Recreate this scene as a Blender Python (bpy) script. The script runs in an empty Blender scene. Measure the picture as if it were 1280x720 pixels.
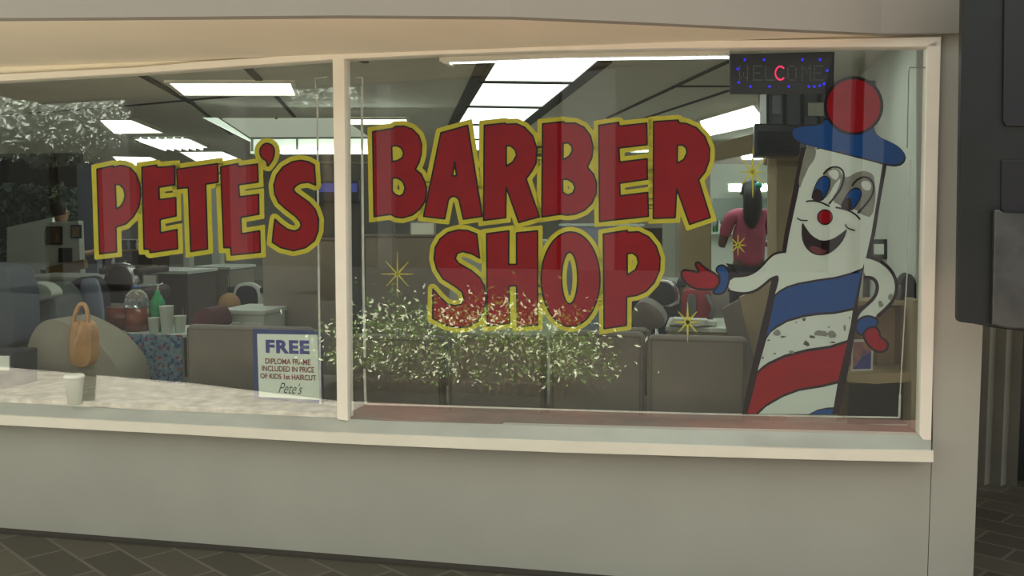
import bpy, bmesh, math, random
import numpy as np
from mathutils import Vector, Matrix
from mathutils.geometry import tessellate_polygon
random.seed(7)
S = bpy.context.scene
COL = S.collection
PI = math.pi
R = math.radians

# ------------------------------------------------------------------ camera, sky, sun, exposure
FPX = 1200.0                       # focal length in pixels of a 1280-wide frame
CAM = Vector((0.925, -4.353, 1.70))
YAW, PITCH = R(12.0), math.atan(95 / FPX)
cam_data = bpy.data.cameras.new('camera')
cam = bpy.data.objects.new('camera', cam_data)
COL.objects.link(cam)
cam.location = CAM
cam.rotation_euler = (PI / 2 - PITCH, 0, YAW)
cam_data.sensor_width = 36
cam_data.lens = FPX / 1280 * 36
cam_data.clip_start = 0.05
S.camera = cam

S.view_settings.view_transform = 'Standard'
S.view_settings.look = 'None'
S.view_settings.gamma = 1
S.view_settings.use_curve_mapping = False
S.view_settings.exposure = 0.12

world = bpy.data.worlds.new('sky')
S.world = world
world.use_nodes = True
_nt = world.node_tree
_bg = _nt.nodes['Background']
_bg.inputs[0].default_value = (.93, .95, .88, 1)      # bright hazy sky
_bg.inputs[1].default_value = 1.15

sun_data = bpy.data.lights.new('sun', 'SUN')
sun_data.energy = 29.0
sun_data.angle = R(0.53)
sun_data.color = (1.0, 0.98, 0.91)
sun = bpy.data.objects.new('sun', sun_data)
COL.objects.link(sun)
sun.location = (0, 6, 9)
sun.rotation_euler = Vector((0.25, 0.50, 1.15)).to_track_quat('Z', 'Y').to_euler()

LIGHT = 2.3     # strength factor of the shop's fluorescent lamps

# ------------------------------------------------------------------ pixel rays onto real planes
_f = Vector((-math.sin(YAW) * math.cos(PITCH), math.cos(YAW) * math.cos(PITCH), -math.sin(PITCH)))
_r = Vector((math.cos(YAW), math.sin(YAW), 0))
_u = _r.cross(_f)
_h = Vector((-math.sin(YAW), math.cos(YAW), 0))
def ray(x, y):
    return _f + _r * ((x - 640) / FPX) - _u * ((y - 360) / FPX)
def W(x, y, w=0.0):                # the point of the vertical plane y = w seen at a pixel
    d = ray(x, y)
    return CAM + d * ((w - CAM.y) / d.y)
def Z(x, y, z):                    # the point of the horizontal plane z seen at a pixel
    d = ray(x, y)
    return CAM + d * ((z - CAM.z) / d.z)
def D(x, y, dist):                 # the point at a given distance ahead
    d = ray(x, y)
    return CAM + d * (dist / d.dot(_h))
def itp(pts, x):
    if x <= pts[0][0]: a, b = pts[0], pts[1]
    elif x >= pts[-1][0]: a, b = pts[-2], pts[-1]
    else:
        for a, b in zip(pts, pts[1:]):
            if a[0] <= x <= b[0]: break
    return a[1] + (b[1] - a[1]) * (x - a[0]) / (b[0] - a[0])
def Q(ox, oy, s, pts):
    return [(ox + x / s, oy + y / s) for x, y in pts]
def smooth(pts, n=1, closed=True):
    for _ in range(n):
        out = []
        m = len(pts)
        for i in range(m if closed else m - 1):
            a, b = pts[i], pts[(i + 1) % m]
            out += [(a[0] * .75 + b[0] * .25, a[1] * .75 + b[1] * .25), (a[0] * .25 + b[0] * .75, a[1] * .25 + b[1] * .75)]
        if not closed: out = [pts[0]] + out + [pts[-1]]
        pts = out
    return pts

# ------------------------------------------------------------------ materials
M = {}
def mat(name, col, rough=0.6, metal=0.0, noise=0.0, nscale=8.0, bump=0.0, emit=None, estr=0.0, col2=None, spec=0.5, trans=0.0, sheen=0.0):
    m = bpy.data.materials.new(name)
    m.use_nodes = True
    nt = m.node_tree
    b = nt.nodes['Principled BSDF']
    b.inputs['Base Color'].default_value = (*col, 1)
    b.inputs['Roughness'].default_value = rough
    b.inputs['Metallic'].default_value = metal
    b.inputs['Specular IOR Level'].default_value = spec
    b.inputs['Transmission Weight'].default_value = trans
    b.inputs['Sheen Weight'].default_value = sheen
    if emit:
        b.inputs['Emission Color'].default_value = (*emit, 1)
        b.inputs['Emission Strength'].default_value = estr
    if noise or bump or col2:
        tc = nt.nodes.new('ShaderNodeTexCoord')
        n = nt.nodes.new('ShaderNodeTexNoise')
        n.inputs['Scale'].default_value = nscale
        n.inputs['Detail'].default_value = 6
        nt.links.new(tc.outputs['Object'], n.inputs['Vector'])
        if noise or col2:
            cr = nt.nodes.new('ShaderNodeValToRGB')
            c2 = col2 or tuple(c * (1 - noise) for c in col)
            cr.color_ramp.elements[0].position = 0.35
            cr.color_ramp.elements[1].position = 0.65
            cr.color_ramp.elements[0].color = (*c2, 1)
            cr.color_ramp.elements[1].color = (*col, 1)
            nt.links.new(n.outputs['Fac'], cr.inputs[0])
            nt.links.new(cr.outputs[0], b.inputs['Base Color'])
        if bump:
            bp = nt.nodes.new('ShaderNodeBump')
            bp.inputs['Strength'].default_value = bump
            bp.inputs['Distance'].default_value = 0.01
            nt.links.new(n.outputs['Fac'], bp.inputs['Height'])
            nt.links.new(bp.outputs[0], b.inputs['Normal'])
    M[name] = m
    return m
mat('wall_paint', (.44, .43, .375), .75, noise=.06, nscale=2.2, bump=.08)
mat('fascia_paint', (.33, .31, .275), .75, noise=.05, nscale=2)
mat('soffit_paint', (.88, .80, .64), .7, noise=.05, nscale=2)
mat('frame_paint', (.92, .86, .75), .5, noise=.05, nscale=5)
mat('sill_paint', (.50, .51, .45), .55, noise=.12, nscale=4)
mat('sill_nose', (.86, .81, .69), .5, noise=.06, nscale=5)
mat('groove', (.05, .045, .035), .8)
mat('sunlit_ledge', (.46, .42, .34), .6, col2=(.28, .25, .20), nscale=14, bump=.3)
mat('shaded_ledge', (.14, .115, .09), .5, noise=.35, nscale=7)
mat('ceiling_tile', (.74, .71, .63), .85, noise=.06, nscale=3)
mat('ceiling_dark', (.07, .065, .055), .8)
mat('interior_wall', (.48, .48, .42), .8, noise=.08, nscale=2)
mat('right_wall', (.72, .75, .68), .7, noise=.12, nscale=1.5)
mat('dark_wall', (.10, .095, .08), .8, noise=.3, nscale=1.5)
mat('floor_tile', (.32, .29, .24), .4, noise=.2, nscale=3)
mat('blue_grey', (.20, .23, .30), .6)
mat('red_paint', (.29, .003, .010), .32, noise=.12, nscale=9, spec=.12)
mat('yellow_paint', (.60, .54, .05), .4, noise=.12, nscale=14, spec=.12)
mat('black_paint', (.018, .008, .010), .4, spec=.12)
mat('blue_paint', (.010, .065, .24), .35, noise=.08, nscale=9, spec=.12)
mat('white_paint', (.54, .62, .56), .45, noise=.04, nscale=4, spec=.12)
mat('grey_wear', (.20, .21, .175), .7, noise=.2, nscale=20)
mat('dark_wear', (.07, .07, .05), .7)
mat('tape', (.62, .63, .56), .4, noise=.25, nscale=18)
mat('grey_tape', (.30, .31, .28), .4)
mat('upholstery', (.17, .145, .115), .7, noise=.12, nscale=5, sheen=.2)
mat('upholstery_seam', (.10, .085, .065), .8)
mat('partition', (.24, .21, .17), .8, noise=.06, nscale=3)
mat('metal', (.45, .45, .45), .3, metal=1)
mat('dark_metal', (.022, .026, .026), .38, metal=.3, noise=.2, nscale=6)
mat('black_plastic', (.012, .013, .017), .35)
mat('silver_plate', (.12, .125, .122), .33, metal=.7, noise=.3, nscale=9, bump=.15)
mat('grey_cloth', (.15, .16, .155), .9, noise=.3, nscale=5)
mat('sheet_cloth', (.34, .31, .24), .9, noise=.15, nscale=4, bump=.2)
mat('bag_plastic', (.66, .36, .15), .35, noise=.3, nscale=8)
mat('amber', (.20, .045, .015), .25, noise=.4, nscale=9)
mat('green_plastic', (.02, .30, .09), .12, noise=.3, nscale=15)
mat('clear_plastic', (.60, .66, .66), .1, trans=.85)
mat('cup_white', (.62, .66, .58), .5)
mat('cup_glass', (.90, .92, .82), .35)
mat('paper', (.72, .76, .68), .7)
mat('white_top', (.52, .56, .50), .5)
mat('wood', (.33, .22, .11), .5, noise=.25, nscale=3)
mat('pale_wood', (.42, .33, .19), .55, noise=.15, nscale=2.5)
mat('beam_wood', (.50, .40, .27), .6)
mat('dark_wood', (.05, .028, .018), .5, noise=.3, nscale=4)
mat('brown_box', (.075, .055, .042), .6)
mat('screen', (.012, .013, .016), .15)
mat('skin_light', (.40, .22, .13), .55)
mat('skin_dark', (.16, .075, .045), .55)
mat('hair_dark', (.015, .011, .010), .7, noise=.3, nscale=20)
mat('hair_tan', (.30, .17, .07), .8)
mat('pink_shirt', (.50, .09, .16), .8, noise=.25, nscale=6)
mat('white_shirt', (.66, .70, .62), .8)
mat('dark_cloth', (.03, .03, .035), .85)
mat('maroon_cloth', (.09, .03, .03), .85)
mat('red_plastic', (.30, .02, .03), .4)
mat('chrome', (.6, .6, .6), .2, metal=1)
mat('mirror', (.30, .33, .32), .12, metal=1)
mat('sign_navy', (.02, .035, .16), .5)
mat('sign_white', (.68, .76, .66), .5)
mat('sign_blue_ink', (.05, .045, .25), .5)
mat('sign_red_ink', (.22, .05, .05), .5)
mat('sign_dark_ink', (.06, .07, .06), .5)
mat('led_off', (.16, .18, .20), .5)
mat('led_red', (.3, .0, .02), .4, emit=(1, .02, .10), estr=2.2)
mat('led_blue', (.0, .0, .2), .4, emit=(.02, .01, 1), estr=1.1)
mat('diffuser', (.8, .8, .8), .5, emit=(.88, 1.0, .90), estr=1.0 * LIGHT)
mat('fill_diffuser', (.8, .8, .8), .5, emit=(.9, 1.0, .92), estr=5.0)
mat('tube', (.8, .8, .8), .5, emit=(.88, .93, 1.0), estr=2.2 * LIGHT)
mat('louver', (.7, .75, .7), .5, emit=(.80, 1.0, .90), estr=.45 * LIGHT)
mat('bright_tube', (.8, .8, .8), .5, emit=(.85, 1.0, .90), estr=3.0 * LIGHT)
mat('cream_tile', (.62, .62, .52), .8)
mat('glint_leaf', (.84, .92, .60), .12, spec=1.0)
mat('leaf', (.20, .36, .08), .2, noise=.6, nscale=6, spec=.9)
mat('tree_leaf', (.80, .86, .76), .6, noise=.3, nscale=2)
mat('dark_ground', (.022, .022, .016), .9, noise=.3)
mat('coat_cloth', (.085, .10, .12), .9)
mat('stem', (.10, .07, .04), .8)
mat('planter', (.06, .05, .04), .8, noise=.2)
mat('asphalt', (.022, .022, .022), .9, noise=.3, nscale=4)
mat('street_wall', (.018, .018, .016), .8, noise=.3, nscale=.6)
mat('reflection_column', (.09, .09, .09), .8)
mat('poster_purple', (.15, .05, .20), .5, col2=(.45, .22, .10), nscale=22)
mat('pattern', (.16, .26, .33), .8)

def pattern_cloth():
    m = M['pattern']; nt = m.node_tree; b = nt.nodes['Principled BSDF']
    tc = nt.nodes.new('ShaderNodeTexCoord'); v = nt.nodes.new('ShaderNodeTexVoronoi')
    v.inputs['Scale'].default_value = 55
    nt.links.new(tc.outputs['Object'], v.inputs['Vector'])
    cr = nt.nodes.new('ShaderNodeValToRGB')
    cr.color_ramp.interpolation = 'CONSTANT'
    cr.color_ramp.elements[0].color = (.13, .22, .30, 1)
    for p, c in ((.45, (.03, .08, .22, 1)), (.58, (.20, .28, .30, 1)), (.78, (.28, .03, .06, 1)), (.88, (.35, .38, .36, 1))):
        e = cr.color_ramp.elements.new(p); e.color = c
    cr.color_ramp.elements[-1].position = 1.0
    nt.links.new(v.outputs['Color'], cr.inputs[0]); nt.links.new(cr.outputs[0], b.inputs['Base Color'])
pattern_cloth()

def pavers():
    m = bpy.data.materials.new('pavers'); m.use_nodes = True; nt = m.node_tree; b = nt.nodes['Principled BSDF']
    tc = nt.nodes.new('ShaderNodeTexCoord'); mp = nt.nodes.new('ShaderNodeMapping'); br = nt.nodes.new('ShaderNodeTexBrick')
    mp.inputs['Rotation'].default_value = (0, 0, R(33))
    br.inputs['Scale'].default_value = 1.0
    br.inputs['Brick Width'].default_value = .40; br.inputs['Row Height'].default_value = .20
    br.inputs['Mortar Size'].default_value = .008
    br.inputs['Color1'].default_value = (.105, .095, .068, 1); br.inputs['Color2'].default_value = (.07, .062, .045, 1)
    br.inputs['Mortar'].default_value = (.15, .14, .105, 1)
    nt.links.new(tc.outputs['Object'], mp.inputs[0]); nt.links.new(mp.outputs[0], br.inputs['Vector'])
    nt.links.new(br.outputs[0], b.inputs['Base Color']); b.inputs['Roughness'].default_value = .8
    M['pavers'] = m
pavers()

def glass():
    m = bpy.data.materials.new('glass'); m.use_nodes = True; nt = m.node_tree
    nt.nodes.remove(nt.nodes['Principled BSDF']); out = nt.nodes['Material Output']
    tr = nt.nodes.new('ShaderNodeBsdfTransparent'); tr.inputs[0].default_value = (.96, .97, .96, 1)
    gl = nt.nodes.new('ShaderNodeBsdfGlossy'); gl.inputs['Roughness'].default_value = 0.0
    lw = nt.nodes.new('ShaderNodeLayerWeight'); lw.inputs[0].default_value = .5
    pw = nt.nodes.new('ShaderNodeMath'); pw.operation = 'POWER'; pw.inputs[1].default_value = 5
    ma = nt.nodes.new('ShaderNodeMath'); ma.operation = 'MULTIPLY_ADD'; ma.inputs[1].default_value = .9; ma.inputs[2].default_value = .046
    mx = nt.nodes.new('ShaderNodeMixShader')
    nt.links.new(lw.outputs['Facing'], pw.inputs[0]); nt.links.new(pw.outputs[0], ma.inputs[0]); nt.links.new(ma.outputs[0], mx.inputs[0])
    nt.links.new(tr.outputs[0], mx.inputs[1]); nt.links.new(gl.outputs[0], mx.inputs[2]); nt.links.new(mx.outputs[0], out.inputs[0])
    M['glass'] = m
glass()

# ------------------------------------------------------------------ mesh helpers
def link(name, bm, m, parent=None, shade=False):
    me = bpy.data.meshes.new(name)
    bmesh.ops.recalc_face_normals(bm, faces=bm.faces)
    bm.to_mesh(me); bm.free()
    o = bpy.data.objects.new(name, me); COL.objects.link(o)
    if m:
        me.materials.append(M[m])
    if shade:
        for p in me.polygons: p.use_smooth = True
    if parent:
        o.parent = parent
        o.matrix_parent_inverse = parent.matrix_world.inverted()
    return o
def tag(o, label=None, cat=None, group=None, kind=None):
    if label: o['label'] = label
    if cat: o['category'] = cat
    if group: o['group'] = group
    if kind: o['kind'] = kind
    return o
def empty(name, loc, label, cat, group=None, rz=0):
    o = bpy.data.objects.new(name, None); COL.objects.link(o)
    o.location = loc; o.rotation_euler = (0, 0, rz); o.empty_display_size = .1
    o.matrix_world = Matrix.Translation(Vector(loc)) @ Matrix.Rotation(rz, 4, 'Z')
    return tag(o, label, cat, group)
def struct(o): o['kind'] = 'structure'; return o
def bev(bm, amt, seg=2):
    if amt > 0:
        bmesh.ops.bevel(bm, geom=[e for e in bm.edges], offset=amt, segments=seg, affect='EDGES', profile=.5, clamp_overlap=True)
def box(c, s, rz=0, bevel=0, bm=None, seg=2):
    t = bmesh.new()
    bmesh.ops.create_cube(t, size=1)
    bmesh.ops.scale(t, vec=s, verts=t.verts)
    bev(t, bevel, seg)
    t.transform(Matrix.Translation(Vector(c)) @ Matrix.Rotation(rz, 4, 'Z'))
    return merge(bm, t)
def merge(bm, t):
    if bm is None: return t
    me = bpy.data.meshes.new('tmp'); t.to_mesh(me); t.free(); bm.from_mesh(me); bpy.data.meshes.remove(me); return bm
def prism(pts3, vec, bevel=0, bm=None, seg=2):
    """a polygon of 3D points extruded by a vector"""
    t = bmesh.new(); v = Vector(vec)
    a = [t.verts.new(p) for p in pts3]; b = [t.verts.new(Vector(p) + v) for p in pts3]
    t.faces.new(a); t.faces.new(b[::-1])
    for i in range(len(a)):
        j = (i + 1) % len(a); t.faces.new((a[i], a[j], b[j], b[i]))
    bev(t, bevel, seg)
    return merge(bm, t)
def loft(rows, closed=True, caps=True, bm=None):
    t = bmesh.new()
    vs = [[t.verts.new(p) for p in r] for r in rows]
    n = len(rows[0])
    for a, b in zip(vs, vs[1:]):
        for i in range(n if closed else n - 1):
            j = (i + 1) % n; t.faces.new((a[i], a[j], b[j], b[i]))
    if closed and caps:
        t.faces.new(vs[0][::-1]); t.faces.new(vs[-1])
    return merge(bm, t)
def lathe(prof, c, bm=None, seg=24, sq=1.0):
    c = Vector(c); rows = []
    for rr, z in prof:
        rows.append([c + Vector((rr * math.cos(2 * PI * k / seg), rr * sq * math.sin(2 * PI * k / seg), z)) for k in range(seg)])
    return loft(rows, bm=bm)
def tube(pts, rad, bm=None, seg=8):
    pts = [Vector(p) for p in pts]; rows = []
    for i, p in enumerate(pts):
        d = (pts[min(i + 1, len(pts) - 1)] - pts[max(i - 1, 0)]).normalized()
        a = d.orthogonal().normalized() if i == 0 else (a - d * a.dot(d)).normalized()
        b = d.cross(a)
        rr = rad[i] if isinstance(rad, (list, tuple)) else rad
        rows.append([p + (a * math.cos(2 * PI * k / seg) + b * math.sin(2 * PI * k / seg)) * rr for k in range(seg)])
    return loft(rows, bm=bm)
def px_prism(px, w, th, bevel=0, bm=None, seg=2):
    return prism([W(x, y, w) for x, y in px], (0, th, 0), bevel, bm, seg)
def rect(x0, y0, x1, y1): return [(x0, y0), (x1, y0), (x1, y1), (x0, y1)]

# ------------------------------------------------------------------ THE FACADE
XS = [-300, -200, -100, -40, 0, 80, 174, 240, 320, 415, 480, 550, 620, 700, 770, 840, 940, 1040, 1110, 1160]
GT = [(-40, 103.5), (0, 101), (174, 91), (240, 86.5), (415, 74), (550, 67.5), (700, 62.5), (840, 60), (1040, 58.5), (1160, 58)]
LT = [(-40, 96), (0, 93), (174, 84), (240, 78), (415, 66), (550, 59.5), (700, 55), (840, 51.5), (1040, 49), (1176, 46)]
GB = [(-40, 501), (0, 503.4), (200, 514), (421, 523), (436, 525), (670, 532.5), (890, 538), (1080, 542), (1148, 544)]
SB = [(-40, 516), (0, 518.5), (240, 531), (430, 541), (660, 550), (1000, 560.4), (1165, 563)]
NB = [(-40, 528), (0, 530.6), (240, 543), (430, 554), (670, 564), (1000, 573.5), (1165, 577)]
FE = [(-60, 22.2), (0, 22), (200, 20.5), (425, 18.5), (640, 20), (800, 27), (1000, 36.5), (1200, 45.5)]
ZS = 2.44                          # soffit height
UR = W(1222, 578, 0).x             # right corner of the pier
UL = W(-300, 300, 0).x             # left end of the window
XF = XS[:-1] + [1163]              # frame columns
def at_u(pts, x, w=0.0): return W(x, itp(pts, x), w)

# header lip of the window frame
rows = []
for x in XS[:-1] + [1176]:
    a, b = at_u(GT, x, -.03), at_u(LT, x, -.03)
    rows.append([a, b, Vector((b.x, .06, b.z)), Vector((a.x, .06, a.z))])
struct(link('trim_1', loft(rows), 'frame_paint'))
# right jamb of the frame
jr = [[W(1160, 56, -.03), W(1176, 50, -.03)], [W(1149.5, 544, -.03), W(1163.5, 562, -.03)]]
rows = [[a, b, Vector((b.x, .06, b.z)), Vector((a.x, .06, a.z))] for a, b in jr]
struct(link('trim_2', loft(rows), 'frame_paint'))
# mullion
jr = [[W(415.8, 72, -.025), W(430, 71, -.025)], [W(421.6, 524, -.025), W(434.6, 526, -.025)]]
rows = [[a, b, Vector((b.x, .05, b.z)), Vector((a.x, .05, a.z))] for a, b in jr]
bm = loft(rows)
struct(link('trim_3', bm, 'frame_paint'))
# sloping sill and its nose
rows = []
for x in XS[:-1] + [1164]:
    a, b = at_u(GB, x, -.002), at_u(SB, x, -.10)
    c = at_u(NB, x, -.10)
    rows.append([Vector((a.x, .05, a.z)), a, b + Vector((0, .004, 0)), c + Vector((0, .004, .002)), Vector((c.x, .05, c.z))])
struct(link('window_sill', loft(rows), 'sill_paint'))
rows = []
for x in XS[:-1] + [1166]:
    b, c = at_u(SB, x, -.10), at_u(NB, x, -.10)
    rows.append([b + Vector((0, -.012, 0)), b + Vector((0, .003, .001)), c + Vector((0, .003, 0)), c + Vector((0, -.012, 0))])
struct(link('trim_4', loft(rows), 'sill_nose'))
# wall under the window, the pier, the wall above
rows = []
for x in XS[:-1] + [1164]:
    c = at_u(NB, x, 0)
    rows.append([Vector((c.x, 0, c.z - .005)), Vector((c.x, .14, c.z - .005)), Vector((c.x, .14, -.02)), Vector((c.x, 0, -.02))])
struct(link('wall_front', loft(rows), 'wall_paint'))
ul = rows[-1][0].x
u1 = W(1163.5, 562, 0).x; u2 = W(1176, 50, 0).x
bm = prism([(ul + .003, 0, -.02), (UR, 0, -.02), (UR, 0, ZS), (u2 - .03, 0, ZS), (ul + .003, 0, .75)], (0, .35, 0))
struct(link('wall_pier', bm, 'wall_paint'))
struct(link('wall_left', box((UL - 4.5, .07, 1.7), (9.0, .14, 3.5)), 'wall_paint'))
rows = []
for x in XS[:-1] + [1176]:
    b = at_u(LT, x, 0)
    rows.append([Vector((b.x, -.01, b.z - .012)), Vector((b.x, .14, b.z - .012)), Vector((b.x, .14, 3.4)), Vector((b.x, -.01, 3.4))])
struct(link('wall_above', loft(rows), 'soffit_paint'))
# dark joint along the foot of the wall
rows = []
for u in np.linspace(UL - 3, UR, 12):
    rows.append([(u, -.055, .0), (u, -.055, .012), (u, -.001, .012), (u, -.001, .0)])
struct(link('baseboard_front', loft([[Vector(p) for p in r] for r in rows]), 'groove'))
# soffit and fascia of the canopy
fe = [(x, itp(FE, x)) for x in (-600, -300, -60, 0, 100, 200, 320, 425, 530, 640, 720, 800, 900, 1000, 1100, 1200)]
fp = [Z(x, y, ZS) for x, y in fe]
fp[-1].y = min(fp[-1].y, -.012)
for p in fp: p.y = min(p.y, -.012)
rows = [[p, Vector((p.x, .02, ZS)), Vector((p.x, .02, ZS + .05)), p + Vector((0, 0, .05))] for p in fp]
struct(link('soffit', loft(rows), 'soffit_paint'))
rows = [[p + Vector((0, -.02, -.006)), p + Vector((0, .04, -.006)), p + Vector((0, .04, .95)), p + Vector((0, -.02, .95))] for p in fp]
pe = Vector((4.6, fp[-1].y, ZS))
rows.append([pe + Vector((0, -.02, -.006)), pe + Vector((0, .04, -.006)), pe + Vector((0, .04, .95)), pe + Vector((0, -.02, .95))])
struct(link('fascia', loft(rows), 'fascia_paint'))
struct(link('roof', prism([fp[0] + Vector((-4, 0, .97)), fp[4] + Vector((0, 0, .97)), fp[9] + Vector((0, 0, .97)), pe + Vector((1, 0, .97)), Vector((6.6, 16.5, ZS + .97)), Vector((-16.5, 16.5, ZS + .97)), Vector((-16.5, 0, ZS + .97))], (0, 0, .12)), 'dark_wall'))
# panes
for n, (xa, xb, za, zb) in enumerate(((-300, 422, 74, 524), (428, 1166, 60, 544))):
    bm = bmesh.new()
    def strip(w):
        rr = []
        xs = [x for x in XS if xa < x < xb]
        xs = [xa] + xs + [xb]
        for x in xs:
            t, b = W(x, itp(GT, x), 0), W(x, itp(GB, x), 0)
            rr.append([Vector((t.x, w, t.z + .02)), Vector((t.x, w, b.z - .02 if b.z > 0 else b.z))])
        return rr
    f, b = strip(0.0), strip(.006)
    bm = loft([[p[0], p[1], q[1], q[0]] for p, q in zip(f, b)])
    o = struct(link('window_%d' % (n + 1), bm, 'glass'))
    o['label'] = ('left glass pane with the shop owner lettering', 'wide right glass pane with the painted lettering and pole figure')[n]

# ------------------------------------------------------------------ ground and street
bm = bmesh.new(); bmesh.ops.create_grid(bm, x_segments=2, y_segments=2, size=1)
bm.transform(Matrix.Translation((0, .2, 0)) @ Matrix.Diagonal((25, 6.8, 1, 1)))
struct(link('pavement', bm, 'pavers'))
struct(link('street', box((0, -15.2, -.06), (50, 17.4, .1)), 'asphalt'))
bm = box((0, -24.2, 3.2), (50, .4, 6.6))
struct(link('wall_opposite', bm, 'street_wall'))
bm = None
for x, wd in ((-150, 40), (148, 34), (300, 20), (482, 18), (736, 66), (1050, 22), (1090, 26), (1400, 60)):  # columns added to mirror as pale bands in the glass
    a_, b_ = W(x - wd / 2, 200, 23.8), W(x + wd / 2, 200, 23.8)
    bm = box(((a_.x + b_.x) / 2, -23.8, 3.0), (b_.x - a_.x, .35, 6.2), bm=bm)
struct(link('reflection_columns', bm, 'reflection_column'))
mat('concrete', (.64, .59, .50), .85, noise=.4, nscale=5)
mir = [Z(x, y, 0) for x, y in ((-900, 400), (-200, 440), (18, 462), (240, 481), (420, 503), (640, 512), (840, 519), (1150, 528), (1500, 532))]
mat('red_tile', (.30, .15, .12), .7, col2=(.14, .12, .10), nscale=.8)
ub = W(428, 530, 3).x
far = [Vector((p.x, -p.y, .004)) for p in mir]
fl = [p for p in far if p.x < ub]; fr = [p for p in far if p.x >= ub]
yb = (fl[-1].y + fr[0].y) / 2
struct(link('bounce_sidewalk', prism([(ub, -2.3, .004), (-30, -2.3, .004)] + fl + [Vector((ub, yb, .004))], (0, 0, .012)), 'concrete'))  # pale slab shaped as the sunlit patch, added for bounce light
struct(link('reflection_tiles', prism([(14, -2.3, .004), (ub, -2.3, .004), (ub, yb, .004)] + fr, (0, 0, .012)), 'red_tile'))  # tiles added to mirror reddish brown in the right pane
# shrub in a planter behind the camera, seen mirrored in the window
sh = empty('leafy_shrub', (-1.42, -4.35, 0), 'sunlit small-leaved shrub in a trough, mirrored in the window glass', 'shrub')
bm = bmesh.new()
def leaf(bm, p, s):
    d = Vector((random.gauss(0, .7), random.gauss(.45, .7), random.gauss(.8, .7))).normalized()
    a = d.orthogonal().normalized(); b = d.cross(a)
    an = random.random() * 6.28; a, b = a * math.cos(an) + b * math.sin(an), b * math.cos(an) - a * math.sin(an)
    v = [bm.verts.new(p + q) for q in (a * s, b * s * .42 + d * s * .12, -a * s, -b * s * .42 + d * s * .12)]
    bm.faces.new(v)
for k in range(5600):
    cx, cz, rx, rz = random.choice(((-.55, .55, .62, .30), (-.75, .25, .7, .30), (.30, .50, .55, .36), (.0, .35, 1.1, .34), (.85, .38, .55, .36), (.95, .2, .4, .3), (.1, .12, 1.2, .25)))
    p = Vector((random.gauss(0, .5) * rx + cx, random.gauss(0, .22), abs(random.gauss(0, .55)) * rz + cz))
    leaf(bm, p + Vector((-1.42, -4.35, 0)), random.uniform(.017, .038))
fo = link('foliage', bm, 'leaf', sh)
fo.data.materials.append(M['glint_leaf'])
for p_ in fo.data.polygons: p_.material_index = int(random.random() < .34)  # near-white share of the leaves stands in for sun glints
bm = None
for k in range(18):
    x = -1.5 + random.uniform(-.95, .9)
    bm = tube([(x, -4.35, .08), (x + random.uniform(-.1, .1), -4.3 + random.uniform(-.1, .1), .35), (x + random.uniform(-.25, .25), -4.35 + random.uniform(-.15, .15), .68)], [.012, .008, .004], bm=bm, seg=5)
link('stem', bm, 'stem', sh)
link('trough', box((-1.5, -4.35, .07), (2.2, .42, .14), bevel=.015), 'planter', sh)

# two pale trees added out of view to mirror atop the left pane
for (px_, py_, rr_, lab) in ((62, 150, 92, 'pale leafy tree added out of view to mirror at the top left of the window'), (405, 120, 34, 'smaller pale tree added out of view to mirror beside the mullion')):
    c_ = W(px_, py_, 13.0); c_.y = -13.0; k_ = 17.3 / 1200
    tr_ = empty('mirror_tree', (c_.x, c_.y, 0), lab, 'tree', 'added mirror trees')
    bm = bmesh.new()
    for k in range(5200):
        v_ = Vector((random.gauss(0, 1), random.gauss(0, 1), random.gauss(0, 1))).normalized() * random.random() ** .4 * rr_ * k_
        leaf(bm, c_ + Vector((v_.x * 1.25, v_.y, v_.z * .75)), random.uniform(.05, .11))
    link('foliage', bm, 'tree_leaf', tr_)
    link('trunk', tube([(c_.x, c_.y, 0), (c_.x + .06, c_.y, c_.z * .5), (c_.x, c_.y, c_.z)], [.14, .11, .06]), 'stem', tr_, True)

struct(link('dark_bed', prism([(25, -6.6, .012), (-25, -6.6, .012), (-25, -6.0, .012)] + [(p.x, -p.y - .0, .012) for p in mir], (0, 0, .008)), 'dark_ground'))  # dark bed added to keep the glass reflection dark
# alcove on the right
bm = None
p0 = Z(1222, 612, 0); p1 = Z(1268, 612, 0)
wa = p0.y
n = 10
fold = []
for k in range(n * 2 + 1):
    fold.append(Vector((p0.x - .7 + (p1.x - p0.x + .7) * k / (2 * n), wa + (.05 if k % 2 else 0), 0)))
rows = [[p + Vector((0, 0, .03)), p + Vector((0, .02, .03)), p + Vector((0, .02, 2.5)), p + Vector((0, 0, 2.5))] for p in fold]
mat('shutter_metal', (.26, .25, .21), .45, noise=.15, nscale=3)
struct(link('door_1', loft(rows), 'shutter_metal'))
struct(link('wall_dark_doorway', box((p1.x + 1.6, wa + .3, 1.25), (3.2, .06, 2.5)), 'black_plastic'))  # black colour stands in for the unlit doorway
struct(link('ceiling_alcove', box((UR + 2, 1.3, 2.5), (4.2, 2.5, .06)), 'dark_wall'))
struct(link('wall_side', box((UR - .03, .35 + (wa - .30) / 2 - .03, 1.2), (.06, max(.1, wa - .32), 2.4)), 'wall_paint'))
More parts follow.
